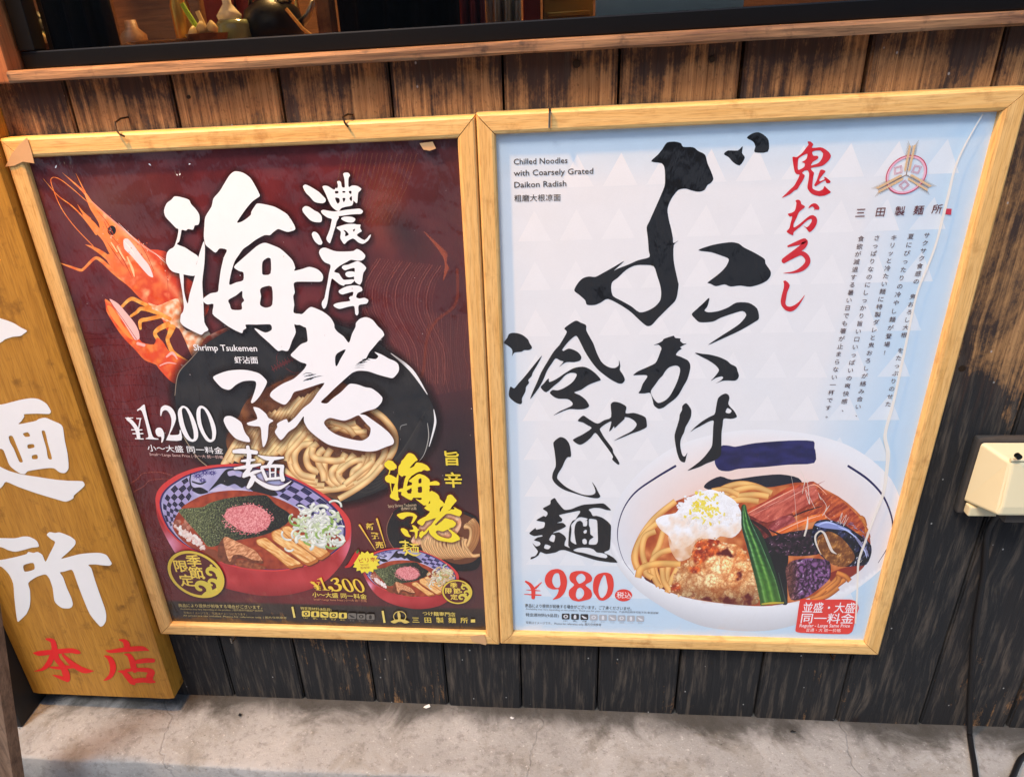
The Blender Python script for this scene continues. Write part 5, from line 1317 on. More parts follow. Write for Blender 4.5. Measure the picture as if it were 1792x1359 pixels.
def wrinkle(V):
    W = V + 4 * np.column_stack([fbv(V, .07, 3, 1.), fbv(V, .07, 3, 5.)])
    h, l = relit(W, .13, 2., 3, (1, .8)); r = np.abs(h)
    c = mixa((46, 22, 40), (150, 104, 152), r * 2.2 + (l - .5) * .9); c = mixa(c, (230, 212, 238), (l - .86) * 4)
    u = (V[:, 0] - 1060) * 3.44
    return mixa(c, mixa((70, 36, 26), (170, 112, 84), l), np.clip(1.1 - (u - 1085) / 80, 0, .75))
S.relief(zY(pt('1085,870 1130,825 1250,812 1345,830 1355,900 1345,940 1280,1000 1200,1050 1115,1062 1092,960')), wrinkle, 1.1)
for i in range(26):
    u, v = rr.uniform(980, 1200), rr.uniform(670, 790); q = zY([(u, v), (u + 14, v + rr.uniform(-12, 14))]); S.stroke(np.column_stack([q, (1.6, .6)]), mixl((150, 110, 140), (30, 20, 26), rr.random()))
for i in range(34):
    a_ = rr.uniform(-1.9, .7); r_ = rr.uniform(.80, .98); u, v = 1420 + 175 * r_ * math.cos(a_), 725 + 140 * r_ * math.sin(a_)
    q = zY([(u, v), (u + 22 * -math.sin(a_), v + 18 * math.cos(a_))]); S.stroke(np.column_stack([q, (rr.uniform(.6, 2.), .4)]), mixl((226, 230, 250), (70, 72, 110), rr.random() ** .6))
for p in ('1275,615,4 1330,596,14 1390,612,5', '1400,622,4 1460,650,12 1510,690,4', '1535,735,3 1560,770,8 1572,810,3', '1290,700,4 1275,740,8 1300,790,4'):
    a = pt3(p); S.stroke(np.column_stack([zY(a[:, :2]), a[:, 2] / 3.44 * .8]), (196, 206, 240) if p[:4] != '1290' else (214, 168, 104))
# grated radish with yellow zest
S.part('radish_print')
S.poly(zY(pt('380,660 460,640 560,690 600,720 520,800 440,830 390,760')), lambda x, y: mixl((226, 168, 120), (244, 214, 186), .5 + fbm(x, y, .08, 3)), step=4)
def rad(x, y):
    u, v = inY(x, y); return mixl((252, 252, 252), (242, 216, 190), max(0, (v - 560) / 170) + fbm(x, y, .07, 4) * .9)
def radv(V):
    v = (V[:, 1] - 740) * 3.44
    b1, s1, D, idx, rnd = cells(V, 6., 4)
    lit = np.clip(.8 - .35 * D[:, 0] - .5 * D[:, 1], 0, 1.2)
    n = fbv(V, .05, 4, 3.)
    c = mixa((255, 255, 255), (246, 214, 182), (v - 560) / 190 + n * .7)
    return mixa(c * .9, c, lit + .2)
S.relief(zY(pt('300,585 345,555 420,540 450,500 500,450 560,420 620,400 660,405 720,430 780,470 820,550 815,640 760,690 690,680 640,715 560,690 500,740 420,755 380,680 330,640')), radv, 1.4)
for i in range(120):
    a_ = rr.uniform(0, 6.28); r_ = rr.uniform(.5, 1.03); u, v = 620 + 190 * r_ * math.cos(a_), 520 + 115 * r_ * math.sin(a_)
    x_, y_ = zY([(u, v)])[0]; S.dot(x_, y_, rr.uniform(2, 5), rr.uniform(1.5, 3.6), mixl((254, 254, 254), (238, 226, 214), rr.random() * (1 if v > 540 else .3)), 7, .3, rr.uniform(0, 3))
for i in range(95):
    u, v = rr.gauss(600, 58), rr.gauss(505, 52)
    if not (470 < u < 720 and 410 < v < 610): continue
    x_, y_ = zY([(u, v)])[0]; S.dot(x_, y_, rr.uniform(2.4, 5.4), rr.uniform(1.4, 3), mixl((244, 214, 40), (252, 240, 140), rr.random()), 5, .35, rr.uniform(0, 3))
# fried chicken
S.part('chicken_print')
ck = pt('520,770 545,715 600,695 680,705 720,725 790,730 840,780 870,840 900,930 915,1000 918,1080 830,1096 650,1074 480,1046 390,1008 415,930 440,870 500,830')
lk = crom(ck, 3)
def chick(V):
    u, v = (V[:, 0] - 1060) * 3.44, (V[:, 1] - 740) * 3.44
    W = V + 2.2 * np.column_stack([fbv(V, .12, 3, 1.), fbv(V, .12, 3, 6.)])
    b1, s1, D, idx, rnd = cells(W, 8.5, 3); b2, s2, D2, idx2, rnd2 = cells(W, 3.6, 5)
    lit = np.clip(.66 - .5 * D[:, 0] - .7 * D[:, 1], 0, 1.3); lit2 = np.clip(.66 - .5 * D2[:, 0] - .7 * D2[:, 1], 0, 1.3)
    b3, s3, D3, idx3, rnd3 = cells(V + 5 * np.column_stack([fbv(V, .05, 3, 2.), fbv(V, .05, 3, 7.)]), 27, 8)
    big = np.clip(.62 - .45 * D3[:, 0] - .6 * D3[:, 1], 0, 1.2); seam = np.clip((s3 - b3) * 3.2, 0, 1)
    L_ = .40 * lit + .32 * lit2 + .40 * (big - .3)
    def blob(a, b, ra, rb): return 1 - np.hypot((u - a) / ra, (v - b) / rb)
    form = np.clip(.9 + .2 * np.clip(blob(740, 830, 260, 240), 0, 1) - .22 * np.clip((v - 960) / 130, 0, 1), .4, 1.1)
    n = fbv(V, .05, 4, 4.); nb_ = fbv(V, .022, 3, 9.)
    crumb = mixa((206, 126, 60), (255, 234, 184), .10 + .4 * rnd2 + .75 * L_ + .6 * nb_ + .3 * n)
    crumb = mixa((170, 90, 44), crumb, .34 + np.clip((s2 - b2) * 2.6, 0, 1) * .55 + np.clip((s1 - b1) * 2.6, 0, 1) * .6)
    skin = mixa((150, 52, 16), (224, 122, 54), .5 + fbv(V, .10, 4, 1.) * 1.2) * (.85 + .3 * lit)[:, None]
    skin = mixa(skin, (255, 222, 180), (fbv(V, .16, 3, 7.) - .28) * 3)
    m = np.max([blob(610, 748, 105, 60), blob(640, 720, 90, 34), blob(560, 800, 60, 60), blob(545, 885, 50, 30) * .5, blob(430, 990, 46, 34) * .7], 0) * 3. + n * 1.1
    hot = np.max([blob(800, 915, 50, 34), blob(870, 1075, 90, 40), blob(750, 790, 70, 22), blob(640, 1060, 150, 24)], 0) * 1.1 + n * 2.2 - .25
    crumb = mixa((166, 84, 38), crumb, .55 + .5 * seam) * 1.08
    c = mixa(crumb * form[:, None], skin, m); return mixa(c, (110, 28, 16), hot)
S.relief(zY(ck), chick, 1.05)
for i in range(70):
    q = lk[rr.randrange(len(lk))] + np.array([rr.uniform(-8, 6), rr.uniform(-8, 4)]); x_, y_ = zY([q])[0]
    if q[1] < 1060: S.dot(x_, y_, rr.uniform(1.2, 2.6), rr.uniform(1, 2), mixl((206, 140, 84), (248, 222, 180), rr.random()), 7, .25)
# okra
S.part('okra_print')
ok = pt('815,510 825,490 842,492 852,530 862,575 930,650 970,740 1010,860 1055,1000 1078,1082 1000,1088 930,1092 932,1000 902,880 862,750 822,640')
S.poly(zY(ok), (36, 66, 40))
S.ribbon(np.column_stack([zY(pt('832,492 836,540 850,620 890,730 930,850 965,960 995,1085')), np.array([14, 36, 66, 86, 104, 118, 126]) / 3.44]),
         [(-1, (120, 170, 130)), (-.88, (52, 96, 56)), (-.6, (30, 66, 36)), (-.38, (64, 124, 62)), (-.22, (150, 196, 112)), (-.08, (70, 130, 60)), (.15, (44, 92, 44)), (.38, (84, 146, 70)), (.5, (140, 186, 130)), (.66, (40, 88, 48)), (.86, (26, 56, 34)), (1, (70, 96, 78))], .13, 12, (120, 160, 44))
a = pt3('940,1088,6 1000,1082,12 1072,1080,6'); S.stroke(np.column_stack([zY(a[:, :2]), a[:, 2] / 3.44]), (206, 186, 76))
a = pt3('1040,900,4 1065,1000,6 1085,1080,10'); S.stroke(np.column_stack([zY(a[:, :2]), a[:, 2] / 3.44]), (70, 84, 74))

KT = S.k
S.k = KB
# ---- black brush title
BK = (16, 16, 17)
zG, zH, zI, zJ, zK, zL, zM = Z(990, 220, 4.716), Z(990, 400, 4.716), Z(1090, 580, 6.892), Z(1110, 680, 7.791), Z(870, 550, 6.892), Z(910, 690, 7.467), Z(910, 830, 8.94)
def T(name, items, col=BK, **kw):
    S.part(name)
    for o, hs in items: S.poly(o, col, hs, **kw)
T('title_lettering', [(cat_(zG(pt('835,140 900,132 950,145 970,175 1050,178 1095,210 1150,240 1170,310 1200,380 1218,440 1195,475 1170,490 1145,530 1100,545 1040,535 990,520 930,530 880,590 850,650 840,700 850,770 870,850 885,930 889,968 932,948 892,985 890,1100 905,1190 930,1300')), zH(pt('932,460 920,550 900,600 840,660 760,740 710,795 670,803 620,765 540,690 460,635 350,580 290,610 240,630 175,628 160,590 110,545 70,510 100,450 140,410 190,395 245,398 300,370 390,320 485,266 400,345 430,330 520,295 600,260 690,235 685,180')), zG(pt('678,930 668,840 690,790 730,700 770,610 815,500 820,430 815,350 790,310 705,295 760,240 800,190'))),
                       [zH(pt('385,440 430,405 500,340 570,305 640,300 725,310 755,390 780,470 788,530 780,590 740,640 680,675 610,690 540,640 460,595 390,555 375,490'))]),
                      (zG(pt('1495,100 1540,65 1590,55 1640,80 1675,125 1668,215 1560,220 1565,170 1545,130')), ()), (zG(pt('1305,235 1340,205 1420,205 1460,170 1455,225 1478,265 1435,328 1380,300 1345,260')), ()),
                      (zH(pt('1095,180 1160,150 1260,125 1370,112 1430,125 1470,155 1560,200 1640,250 1650,290 1690,350 1690,390 1660,430 1600,460 1520,480 1440,470 1360,478 1310,460 1240,475 1195,455 1170,445 1230,400 1290,350 1330,300 1345,250 1290,225 1200,195')), ())])
T('title_lettering', [(zH(pt('1185,570 1170,640 1145,675 1180,690 1260,680 1340,650 1410,610 1510,612 1580,660 1595,740 1560,770 1440,840 1300,905 1175,960 1260,900 1370,830 1440,780 1490,715 1460,680 1380,700 1280,735 1220,765 1150,773 1100,770 1065,740 1040,705 1080,665 1130,620')), ())])
T('title_lettering', [(zI(pt('615,50 630,75 695,85 690,110 730,145 770,143 720,170 690,190 710,205 670,235 640,280 700,305 780,345 810,390 812,450 780,570 730,660 680,750 630,810 550,870 490,915 430,930 375,890 360,830 330,740 265,745 190,742 215,700 240,630 295,545 280,525 180,525 125,525 180,480 280,435 385,385 420,330 450,250 465,200 430,160 370,165 430,140 480,110 490,90 560,65')), [zI(pt('560,430 640,408 685,435 688,490 660,590 620,680 570,770 510,830 430,860 380,820 345,760 340,710 390,640 440,570 480,530 510,480'))]),
                      (zI(pt('870,255 960,268 1060,280 1170,310 1255,350 1300,390 1365,425 1385,480 1400,530 1385,570 1350,592 1270,590 1200,595 1120,625 1180,590 1210,555 1190,540 1120,560 1060,595 1110,540 1160,465 1110,400 1020,340 920,290')), ())])
T('title_lettering', [(zJ(pt('705,195 750,240 778,295 772,380 740,450 700,520 680,590 650,650 630,710 628,780 640,850 660,910 690,920 725,870 710,920 690,1000 640,990 610,950 580,860 555,720 550,630 580,520 610,420 620,350 650,290 655,235')), ()),
                      (zJ(pt('1245,65 1285,85 1298,130 1282,205 1320,260 1360,300 1400,375 1370,400 1310,410 1220,408 1205,500 1190,600 1188,750 1180,900 1120,960 1060,990 980,1020 900,1060 800,1095 725,1115 800,1060 890,990 960,920 1030,830 1060,770 1070,650 1075,520 1080,435 1010,450 900,510 820,550 765,590 830,520 930,440 1030,380 1095,345 1115,250 1130,170 1145,125 1190,85')), [zJ(pt('1270,262 1325,295 1310,328 1280,335 1245,318'))])])
T('title_lettering', [(zK(pt('80,340 120,285 140,240 185,222 250,228 310,250 370,300 390,345 418,390 415,412 380,430 330,430 290,450 210,460 180,500 185,450 170,410 120,370')), ()), (zK(pt('540,495 490,600 430,700 415,745 375,790 385,825 350,870 340,930 300,1010 300,1065 275,1082 210,1055 150,1000 140,950 160,870 205,890 250,840 330,750 420,640')), ()),
                      (zK(pt('810,170 870,120 950,75 1010,100 1072,130 1075,190 1110,260 1160,350 1200,460 1250,560 1300,610 1360,640 1420,645 1465,615 1470,550 1485,620 1480,670 1520,730 1540,790 1510,830 1460,830 1380,790 1300,735 1210,660 1130,560 1060,450 1000,330 955,258 900,290 840,350 785,425 800,440 860,412 920,425 980,460 1015,510 1000,555 930,575 840,575 790,600 745,635 800,570 760,555 705,530 660,590 600,680 560,780 500,890 400,1020 430,930 480,820 530,700 600,580 680,450 750,370 800,290 840,210')), ()),
                      (zK(pt('525,880 560,835 620,770 630,815 720,775 830,700 930,645 1030,630 1100,650 1180,705 1250,785 1200,810 1100,850 1010,910 930,940 1000,975 1070,1030 1110,1105 1050,1140 970,1145 880,1140 810,1160 740,1190 675,1220 760,1165 840,1130 905,1095 905,1060 850,1020 740,1015 680,990 635,945 670,910 730,915 800,890 880,840 930,790 960,730 940,708 880,705 820,735 760,800 680,865 590,938')), ())])
T('title_lettering', [(zL(pt('755,345 790,300 830,275 870,300 930,340 1015,380 1100,335 1190,295 1185,130 1230,95 1310,110 1390,160 1380,245 1480,240 1560,260 1640,300 1658,390 1650,430 1560,475 1460,510 1340,560 1225,605 1340,540 1440,490 1490,450 1525,390 1490,340 1430,305 1370,295 1365,320 1300,380 1235,440 1230,410 1195,460 1165,480 1185,400 1190,350 1110,390 1045,445 1060,490 1100,560 1160,640 1210,710 1220,760 1270,840 1300,900 1280,915 1205,850 1215,810 1150,710 1060,590 985,500 930,560 860,620 795,655 740,640 690,595 740,560 820,520 935,440 880,400 820,365')), ())])
T('title_lettering', [(zL(pt('435,635 470,590 530,555 590,575 630,620 655,680 668,780 660,815 620,820 585,870 550,950 500,1030 485,1090 530,1145 600,1205 700,1260 800,1300 880,1315 950,1308 985,1280 975,1220 940,1140 985,1200 1020,1270 1050,1330 1010,1355 920,1345 810,1320 700,1285 590,1250 510,1205 450,1150 420,1090 430,1020 465,940 465,860 450,730')), ())])
T('title_lettering', [(zM(pt('540,365 580,420 640,495 700,550 800,540 900,500 1000,470 1150,458 1300,450 1360,490 1425,555 1360,555 1260,525 1160,520 1075,545 1110,590 1140,645 1200,645 1280,670 1350,715 1420,790 1422,900 1415,1050 1400,1170 1330,1205 1320,1225 1400,1260 1470,1305 1525,1370 1480,1375 1400,1370 1200,1340 1000,1280 850,1230 700,1180 620,1185 560,1215 410,1240 320,1210 290,1260 230,1300 165,1325 175,1290 240,1270 280,1200 230,1130 195,1070 250,1120 300,1110 320,1080 300,1050 220,1025 280,980 350,965 340,945 240,960 190,950 145,915 240,835 255,860 370,830 390,760 370,740 255,715 370,645 400,660 430,620 420,580 355,530 470,465 480,405')),
                       [zM(pt(h)) for h in ('610,635 700,610 820,585 930,565 940,590 900,650 870,700 820,725 780,800 765,900 755,1105 780,1145 700,1110 700,1060 720,1000 690,950 610,900 520,915 540,895 650,850 720,805 670,755 575,755 650,730 660,700 650,680',
                         '800,790 840,740 900,680 960,665 1060,690 1010,735 1050,715 1045,800 990,805 980,750 940,720 890,740 860,800 850,900 865,1010 880,1090 830,1070 790,1030 800,920 805,850', '1080,695 1150,695 1205,720 1215,900 1218,1040 1190,1090 1120,1095 1075,1085 1090,1020 1150,975 1100,930 1095,830 1080,800', '990,895 1020,862 1045,870 1040,910 1010,922', '975,1020 1010,1000 1040,1020 1045,1075 1010,1090 980,1070', '455,1020 500,940 550,955 530,1055', '375,1140 400,1090 480,1120 450,1165 400,1160', '835,1180 900,1150 980,1140 1080,1145 1150,1170 1200,1215 1280,1225 1350,1250 1365,1290 1330,1305 1200,1280 1000,1225 880,1205')])], k=.36)
# ---- red brush lettering
RD = (206, 32, 42)
zN, zO, zPq = Z(1350, 235, 13.73), Z(1350, 325, 13.73), Z(1345, 430, 11.32)
T('red_lettering', [(cat_(zN(pt('870,180 930,175 980,210 1005,250 970,320 1060,325 1160,315 1240,330 1320,380 1390,440 1430,520 1400,600 1330,680 1240,750 1130,780 960,810 960,860 1020,920 1010,1000 990,1150 988,1300')), zO(pt('1080,115 1160,125 1240,80 1275,10 1340,70 1425,150 1380,190 1280,235 1160,250 1020,220 930,160 870,70')), zN(pt('866,1240 890,1100 905,950 870,870 790,880 740,930 800,990 770,1080 690,1210 620,1320')), zO(pt('560,110 450,200 250,295 350,190 450,90 545,0')), zN(pt('600,1140 660,1020 670,970 600,955 560,900 530,760 505,560 530,540 610,550 740,450 830,330 890,250'))),
                     [zN(pt('650,590 740,520 860,470 850,570 800,630 730,670 800,700 790,780 720,830 640,850 635,720')), zN(pt('1000,410 1090,390 1180,395 1240,470 1210,590 1130,690 1040,725 950,750 1000,660 1090,610 1130,560 1100,520 1010,515 980,450'))]),
                    (zN(pt('1170,870 1220,850 1300,890 1240,970 1150,1090 1170,1130 1280,1080 1260,1030 1310,1035 1400,1110 1420,1140 1400,1170 1320,1170 1295,1110 1180,1170 1060,1250 1030,1220 1090,1100')), ())], RD)
T('red_lettering', [(zO(pt('580,360 640,335 700,370 720,440 800,490 790,530 700,600 650,660 600,780 540,900 530,990 560,1000 700,900 830,790 930,720 1000,710 1070,750 1100,830 1080,930 1020,1030 920,1115 840,1030 760,950 840,1000 900,960 960,870 970,810 930,800 830,860 700,980 560,1090 530,1130 525,1180 500,1185 440,1160 365,1100 430,1020 460,900 500,740 440,740 395,675 490,650 560,600 590,500 600,410')), ()), (zO(pt('890,545 920,480 1000,425 1070,430 1130,480 1155,540 1130,580 1050,570 1025,600 1030,540 980,500')), ())], RD)
S.part('red_lettering')
for p in ('1379,431,3 1394,426,7 1408,422,10 1406,430,10 1396,438,9 1384,447,9 1372,456,9', '1371,457,8 1388,448,8 1402,443,8 1412,450,9 1413,460,9 1404,470,8 1390,476,4 1371,478,.4'): S.stroke(pt3(p), RD)
T('red_lettering', [(zPq(pt('290,705 340,690 420,780 370,920 350,1030 335,1130 360,1190 430,1205 520,1170 620,1090 720,970 660,1090 580,1210 500,1280 420,1302 330,1270 260,1190 240,1100 260,980 300,830 305,740')), ())], RD)
# price
zV = Z(890, 980, 6.4); RP = (228, 58, 44)
T('price_lettering', [(zV(pt('405,210 420,160 470,110 550,95 610,120 645,180 655,240 645,310 620,370 570,420 500,440 495,435 540,390 560,325 500,325 440,300 410,250')), [zV(pt('490,200 515,150 560,145 575,200 580,270 560,305 520,300 490,250'))]),
                      (zV(pt('680,190 700,140 760,118 840,120 900,145 935,190 925,235 860,275 920,330 935,390 910,430 840,450 780,460 710,440 675,390 680,330 735,275 695,235')), [zV(pt('755,195 780,160 820,148 855,175 860,215 830,245 790,260 765,230')), zV(pt('755,360 775,315 805,305 840,335 845,380 820,420 780,435 755,405'))]),
                      (zV(pt('945,270 965,190 1010,150 1080,135 1140,150 1170,200 1178,280 1160,370 1120,420 1060,450 1010,440 980,400 950,350')), [zV(pt('1005,330 1030,230 1065,165 1085,175 1100,240 1110,310 1090,380 1050,420 1020,400'))]),
                      (zV(np.array([(1287 + 97 * math.cos(t_), 390 + 68 * math.sin(t_)) for t_ in np.linspace(0, 6.28, 18, endpoint=False)])), ())], RP)
strokes(S, zV, 6.4, """190,235,20 240,270,36 275,330,46 275,420,40
370,245,8 300,310,26
195,330,4 280,335,14 355,340,6
175,378,6 280,385,16 365,388,10""", RP)
S.text('税込', (1079, 1045), (1105, 1045.5), 10, (250, 236, 232), .006)
# ---- fine type
TX = (58, 58, 60)
S.part('small_lettering')
S.text('Chilled Noodles', (899, 288), (993, 285.5), 10, TX, .006); S.text('with Coarsely Grated', (899, 308), (1038, 304), 10, TX, .006); S.text('Daikon Radish', (900, 328.5), (991, 326), 10, TX, .006)
S.text('粗磨大根凉面', (900, 352), (981, 350.5), 11, TX, .004)
S.text('商品により提供が前後する場合がございます。ご了承くださいませ。', (919, 1061.5), (1105, 1067), 6, TX, .006)
S.text('Availability may vary depending on the product. Thank you for your understanding.  产品供应顺序可能不同 敬请谅解', (920, 1066), (1152, 1073.5), 3.4, (110, 112, 116))
S.text('特定原材料(9品目)', (920, 1077.5), (978, 1079), 5.6, TX, .004)
S.text('写真はイメージです。 Photos for reference only. 图片仅供参考', (920.5, 1090.5), (1052, 1094.5), 4.2, (104, 106, 110))
icons(S, 990, 1078, 16.3, .5, 3, 9, 13.6, 10.2, (34, 34, 36), (176, 178, 182), (222, 226, 230), ['たまご', '乳', '小麦', 'えび', 'かに', 'そば', '落花生', 'くるみ', 'あわび'])
S.part('story_lettering')
for s_, a_, b_ in (('サクサク食感の 鬼おろし大根 をたっぷりのせた', (1622, 412), (1554.5, 707)), ('夏にぴったりの冷やし麺が登場！', (1594, 414), (1549, 617)), ('キリッと冷たい麺に特製ダレと鬼おろしが絡み合い、', (1564.5, 416), (1499, 725)), ('さっぱりなのにしっかり旨い口いっぱいの爽快感、', (1534.7, 416.5), (1475, 716)), ('食欲が減退する暑い日でも箸が止まらない一杯です。', (1506.8, 418), (1447, 727))):
    S.column(s_, a_, b_, 11.2, (84, 62, 64), .006)
# emblem: three ears of wheat over a red ring
S.part('emblem_print')
Ye = PY - S.k
c0 = on(1586, 306, Ye); R_ = np.linalg.norm(on(1622.6, 297.5, Ye) - on(1550, 311, Ye)) / 2
def ppx(P):
    q = (np.asarray(P, float) - CC) @ CA; return (PCX + FOC * q[0] / q[1], PCY - FOC * q[2] / q[1])
ring = lambda k_: np.array([ppx(c0 + np.array([math.cos(t_), 0, math.sin(t_)]) * R_ * k_) for t_ in np.linspace(0, 6.283, 44, endpoint=False)])
S.poly(ring(1.), (190, 40, 70), [ring(.955)], n=1); S.poly(ring(.955), (236, 178, 196), [ring(.86)], n=1)
for a_ in (30, 150, 270):
    t_ = math.radians(a_); m_ = c0 + np.array([math.cos(t_), 0, math.sin(t_)]) * R_ * .52
    for k_ in (.26, .18):
        for i in range(4):
            q0_, q1_ = [ppx(m_ + np.array([math.cos(t_ + (i + j) * 1.5708), 0, math.sin(t_ + (i + j) * 1.5708)]) * R_ * k_) for j in (0, 1)]
            S.stroke([(*q0_, .8), (*q1_, .8)], (206, 130, 154), cap=False)
for a_ in (90, 210, 330):
    t_ = math.radians(a_); d_ = np.array([math.cos(t_), 0, math.sin(t_)]); n_ = np.array([-d_[2], 0, d_[0]])
    S.stroke([(*ppx(c0), 1.2), (*ppx(c0 + d_ * R_ * 1.45), .8)], (120, 84, 50))
    for i in range(10):
        p_ = c0 + d_ * R_ * (.22 + .125 * i)
        for sg in (-1, 1):
            g_ = p_ + n_ * sg * R_ * .085; tip = g_ + d_ * R_ * .15 + n_ * sg * R_ * .06
            if i > 2: S.stroke([(*ppx(tip), .7), (*ppx(tip + d_ * R_ * .22 + n_ * sg * R_ * .12), .3)], (150, 126, 92), cap=False)
            S.stroke([(*ppx(g_ - d_ * R_ * .03), 1.2), (*ppx(g_ + d_ * R_ * .06 + n_ * sg * R_ * .02), 4.2), (*ppx(tip), .8)], (222, 186, 140))
for ch, p_ in zip('三田製麺所', ((1506, 372.6), (1541, 371), (1575, 369.5), (1607.6, 368), (1640, 366))): S.column(ch, p_, p_, 18.5, (96, 40, 46), .008)
S.poly(pt('1655.5,365 1665.5,365.5 1664.5,376 1654.5,375'), (200, 50, 70), n=1)
# price seal
zQ = Z(1380, 1020, 11.2)
S.k = max(S.k, KT)
S.part('price_seal_print')
S.poly(zQ(pt('240,310 500,325 840,318 1200,318 1330,360 1378,480 1340,600 1290,800 1250,940 1160,995 700,990 240,970 135,935 160,750 190,520 215,380')), (228, 56, 44), k=.25)
S.text('並盛・大盛', (1404, 1069.5), (1495, 1070.5), 16.5, (248, 240, 240), .008); S.text('同一料金', (1401, 1088), (1493, 1089), 16, (248, 240, 240), .008)
S.text('Regular - Large Same Price', (1399, 1096.5), (1487, 1097), 5.6, (250, 224, 220), .014); S.text('普通・大 统一价格', (1410, 1104), (1471, 1105), 5.6, (250, 214, 206), .006)
S.build()
# lamp glare along creases of the clear laminate, painted as whitish strips
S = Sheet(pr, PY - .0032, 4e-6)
S.part('laminate_crease_glare', 'crease_glare_film', label='lamp glare painted as a bright curved strip along a laminate crease')
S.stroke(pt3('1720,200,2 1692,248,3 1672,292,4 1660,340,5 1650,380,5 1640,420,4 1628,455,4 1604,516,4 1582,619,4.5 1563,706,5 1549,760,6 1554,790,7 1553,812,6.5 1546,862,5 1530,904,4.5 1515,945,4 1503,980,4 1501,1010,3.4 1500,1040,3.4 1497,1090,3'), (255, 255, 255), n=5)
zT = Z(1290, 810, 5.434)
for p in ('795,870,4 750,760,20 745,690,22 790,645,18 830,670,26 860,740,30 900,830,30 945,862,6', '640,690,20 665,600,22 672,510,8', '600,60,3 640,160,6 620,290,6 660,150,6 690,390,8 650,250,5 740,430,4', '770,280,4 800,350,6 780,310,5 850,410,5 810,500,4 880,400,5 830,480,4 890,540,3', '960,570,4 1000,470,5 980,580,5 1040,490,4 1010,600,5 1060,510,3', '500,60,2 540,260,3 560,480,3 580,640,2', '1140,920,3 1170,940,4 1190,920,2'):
    S.part('laminate_crease_glare', 'crease_glare_film'); a = pt3(p); S.stroke(np.column_stack([zT(a[:, :2]), a[:, 2] / 5.434 * .8]), (255, 255, 255))
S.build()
COL.objects.unlink(_fo); bpy.data.objects.remove(_fo)

# ------------------------------------------------------------------ small things on and around the frames
def hook(px, py, label, pts, r=.0011, mat='rust_wire'):
    c = on(px, py, 0); o = MB().tube([(c[0] + x, y, c[2] + z) for x, y, z in pts], r, 8).build('wire_hook', mat); return tag(o, label, 'hook', 'hooks and nails holding the frames')
arc = [(-.004, .026, .014), (-.0045, .010, .014), (-.006, .000, .011), (-.0055, -.003, .004), (-.002, -.0045, -.001), (.003, -.003, -.004)]
hook(215, 232, 'dark curved wire hook on the top rail of the red poster near the taped corner', arc)
hook(603, 212, 'dark bent wire hook on the top rail at the middle of the red poster', [(.003, .026, .004), (.002, .008, .006), (-.001, -.002, .004), (.001, -.003, -.002), (.004, -.0025, -.006)])
hook(962, 206, 'pale straight nail bent over the top rail of the blue poster', [(0, .026, .008), (0, .004, .008), (0, -.002, .006), (-.0006, -.0025, -.010)], .0012, 'steel')
hook(405, 1118, 'small steel hook under the bottom rail of the red poster', [(0, .026, -.008), (0, .006, -.008), (0, -.0015, -.006), (0, -.002, .003)], .0012, 'steel')
hook(1459, 1147, 'small wire hook under the bottom rail of the blue poster', [(0, .026, -.008), (0, .006, -.008), (0, -.0015, -.006), (0, -.002, .004)], .0012, 'rust_wire')
def tape(name, pts, label, y=-.0012, mat='tape', cat='tape'):
    P = [on(*p, y) for p in pts]; n_ = len(P)
    v = [tuple(p) for p in P] + [(p[0], p[1] + .0006, p[2]) for p in P]
    f = [tuple(range(n_)), tuple(range(2 * n_ - 1, n_ - 1, -1))] + [(i, n_ + i, n_ + (i + 1) % n_, (i + 1) % n_) for i in range(n_)]
    return tag(mesh_obj(name, v, f, mat), label, cat)
tape('masking_tape', [(47, 241), (54, 262), (60, 286), (40, 283), (25, 290), (9, 292), (20, 270), (34, 252)], 'beige masking tape over the corner of the red poster frame beside the signboard')
tape('masking_tape', [(822, 1112), (848, 1110), (852, 1125), (850, 1128), (826, 1122)], 'beige tape on the frame corner where the two posters meet below')
tape('paper_shred', [(734, 251), (757, 248), (763, 260), (752, 264), (741, 262)], 'torn beige paper bit under the top rail of the red poster', PY - .005, cat='paper bit')
def scrap(px, py, r, mat, label, cat):
    c = on(px, py, GZ + .002, 2); v = []; n_ = 7
    for i in range(n_):
        a_ = i / n_ * 6.28; v.append((c[0] + r * math.cos(a_) * random.uniform(.6, 1.2), c[1] + r * .5 * math.sin(a_) * random.uniform(.6, 1.2), GZ + .0015 + random.uniform(0, .003)))
    v2 = [(x, y, z + .0006) for x, y, z in v]
    return tag(mesh_obj(cat.replace(' ', '_'), v + v2, [tuple(range(n_))[::-1], tuple(range(n_, 2 * n_))] + [(i, (i + 1) % n_, n_ + (i + 1) % n_, n_ + i) for i in range(n_)], mat), label, cat)
scrap(748, 1236, .007, 'paper', 'crumpled white paper scrap lying against the foot of the planks', 'paper scrap')
scrap(896, 1256, .003, 'paper', 'tiny white crumb on the concrete ledge below the gap between posters', 'crumb')
scrap(420, 1251, .004, 'backing', 'small dark leaf bit on the ledge in front of the plank foot', 'leaf bit')
scrap(1388, 1280, .004, 'backing', 'thin dark twig bit on the ledge below the blue poster', 'twig')

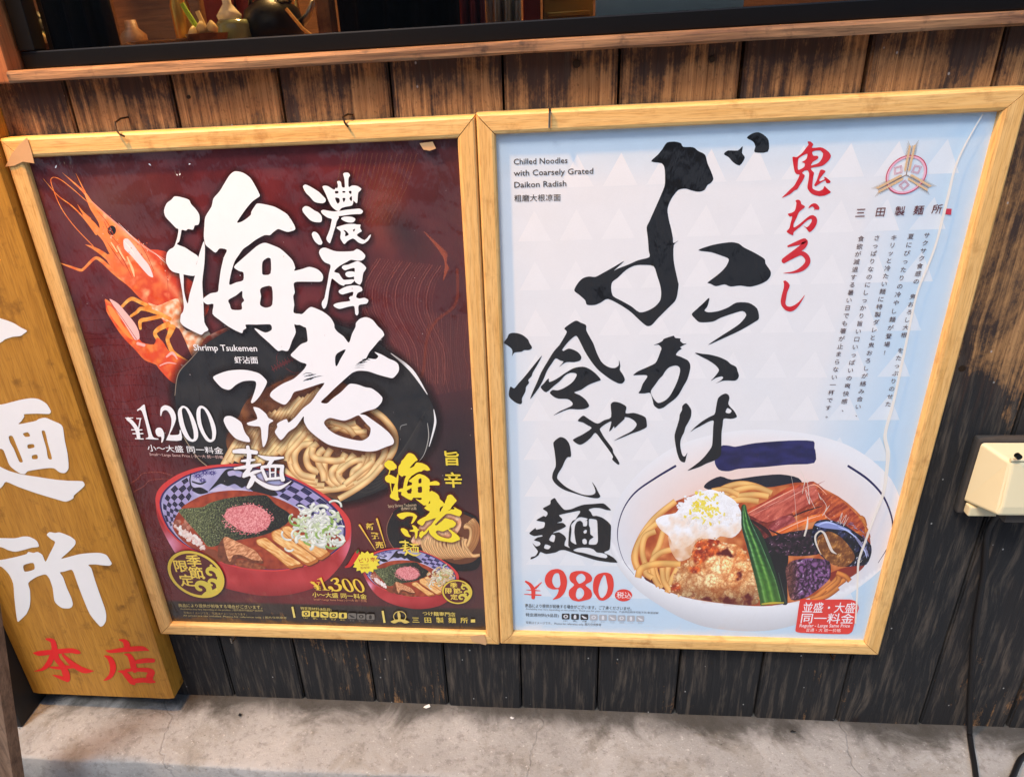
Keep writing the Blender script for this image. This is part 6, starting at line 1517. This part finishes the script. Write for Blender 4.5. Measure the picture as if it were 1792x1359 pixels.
# ------------------------------------------------------------------ outlet cover and its cable
oc = empty('outlet_cover', (.652, WY, .213), 'cream plastic outdoor socket cover on a dark gasket', 'socket')
MB().box((.585, WY - .012, .221), (.754, WY - .0003, .3345), .004).build('gasket', 'grey_gasket', oc)
yF, yB = -.034, WY - .0142
xs0, xs1 = .592, .748
v = [(xs0 - .004, yB, 0.3300), (xs1 + .004, yB, 0.3300), (xs0 - .004, yB, 0.2270), (xs1 + .004, yB, 0.2270),
     (xs0 + .013, yF + .010, 0.3240), (xs1 - .013, yF + .010, 0.3240), (xs0 + .010, yF, 0.2660), (xs1 - .010, yF, 0.2660), (xs0 + .010, yF, 0.2525), (xs1 - .010, yF, 0.2525), (xs0 - .004, yB, 0.2425), (xs1 + .004, yB, 0.2425)]
f = [(0, 1, 5, 4), (4, 5, 7, 6), (6, 7, 9, 8), (0, 4, 6, 8, 10), (1, 11, 9, 7, 5), (8, 9, 11, 10)]
o = mesh_obj('hood', v, f, 'cream_plastic', oc); bv = o.modifiers.new('bevel', 'BEVEL'); bv.width = .004; bv.segments = 3; bv.limit_method = 'ANGLE'
MB().tube([(xs0 + .012, yF + .0115, .3262), (xs1 - .012, yF + .0115, .3262)], .0022, 8).build('hinge', 'cream_plastic', oc)
for k_ in range(3): MB().box((xs0 + .034, yF + .0066 - k_ * .0012, .300 - k_ * .008), (xs0 + .052 + .01 * k_, yF + .0082 - k_ * .0012, .3006 - k_ * .008)).build('moulded_mark', 'grey_gasket', o)
MB().box((xs0 - .002, yB - .012, 0.2275), (xs1 + .002, yB - .0005, 0.2418), .002).build('base_plate', 'cream_plastic', oc)
MB().box((xs0 + .028, yB - .034, 0.2342), (xs1 - .02, yB - .0125, 0.2520), .002).build('socket_block', 'grey_gasket', oc)
c = on(1783, 799, yF + .004); ring = [(c[0] + .0036 * math.cos(t_), c[1] - .0006, c[2] + .0036 * math.sin(t_)) for t_ in np.linspace(0, 6.28, 14, endpoint=False)]
MB().tube([(c[0], c[1] + .004, c[2]), (c[0], c[1] - .0012, c[2])], .0034, 14).build('screw', 'black_metal', o)
P = [on(1737, 893, -.004), on(1728, 930, .014), on(1722, 1000, .0195), on(1706, 1100, .0195), on(1700, 1180, .0195), on(1697, 1230, .019), on(1697, 1270, .010)]
g0, g1, g2 = on(1697, 1285, GZ + .005, 2), on(1704, 1330, GZ + .005, 2), on(1716, 1380, GZ + .005, 2)
path = [(.626, -.002, .238)] + [tuple(p) for p in P[1:]] + [tuple(g0), tuple(g1), tuple(g2), (g2[0] + .03, -.1, GZ + .0052), (g2[0] + .05, -.125, GZ - .02), (g2[0] + .06, -.135, GZ - .094), (g2[0] + .4, -.22, GZ - .0945)]
pp = crom(np.array(path), 6, False)
tag(MB().tube(pp, .0038, 10).build('power_cable', 'rubber', None, True), 'black power cable running down the planks from the socket cover to the ledge', 'cable')
h0, h1 = on(1792, 1322, GZ + .005, 2), on(1772, 1359, GZ + .005, 2)
hp = crom(np.array([(h0[0] + .16, .012, GZ + .0052), (h0[0] + .06, -.004, GZ + .0052), tuple(h0), tuple(h1), (h1[0] - .035, h1[1] - .035, GZ + .005), (h1[0] - .055, -.116, GZ - .01), (h1[0] - .06, -.122, GZ - .094), (h1[0] - .08, -.3, GZ - .0945)]), 6, False)
tag(MB().tube(hp, .0038, 10).build('power_cable', 'rubber', None, True), 'black cable crossing the ledge further along from the socket cover', 'cable')
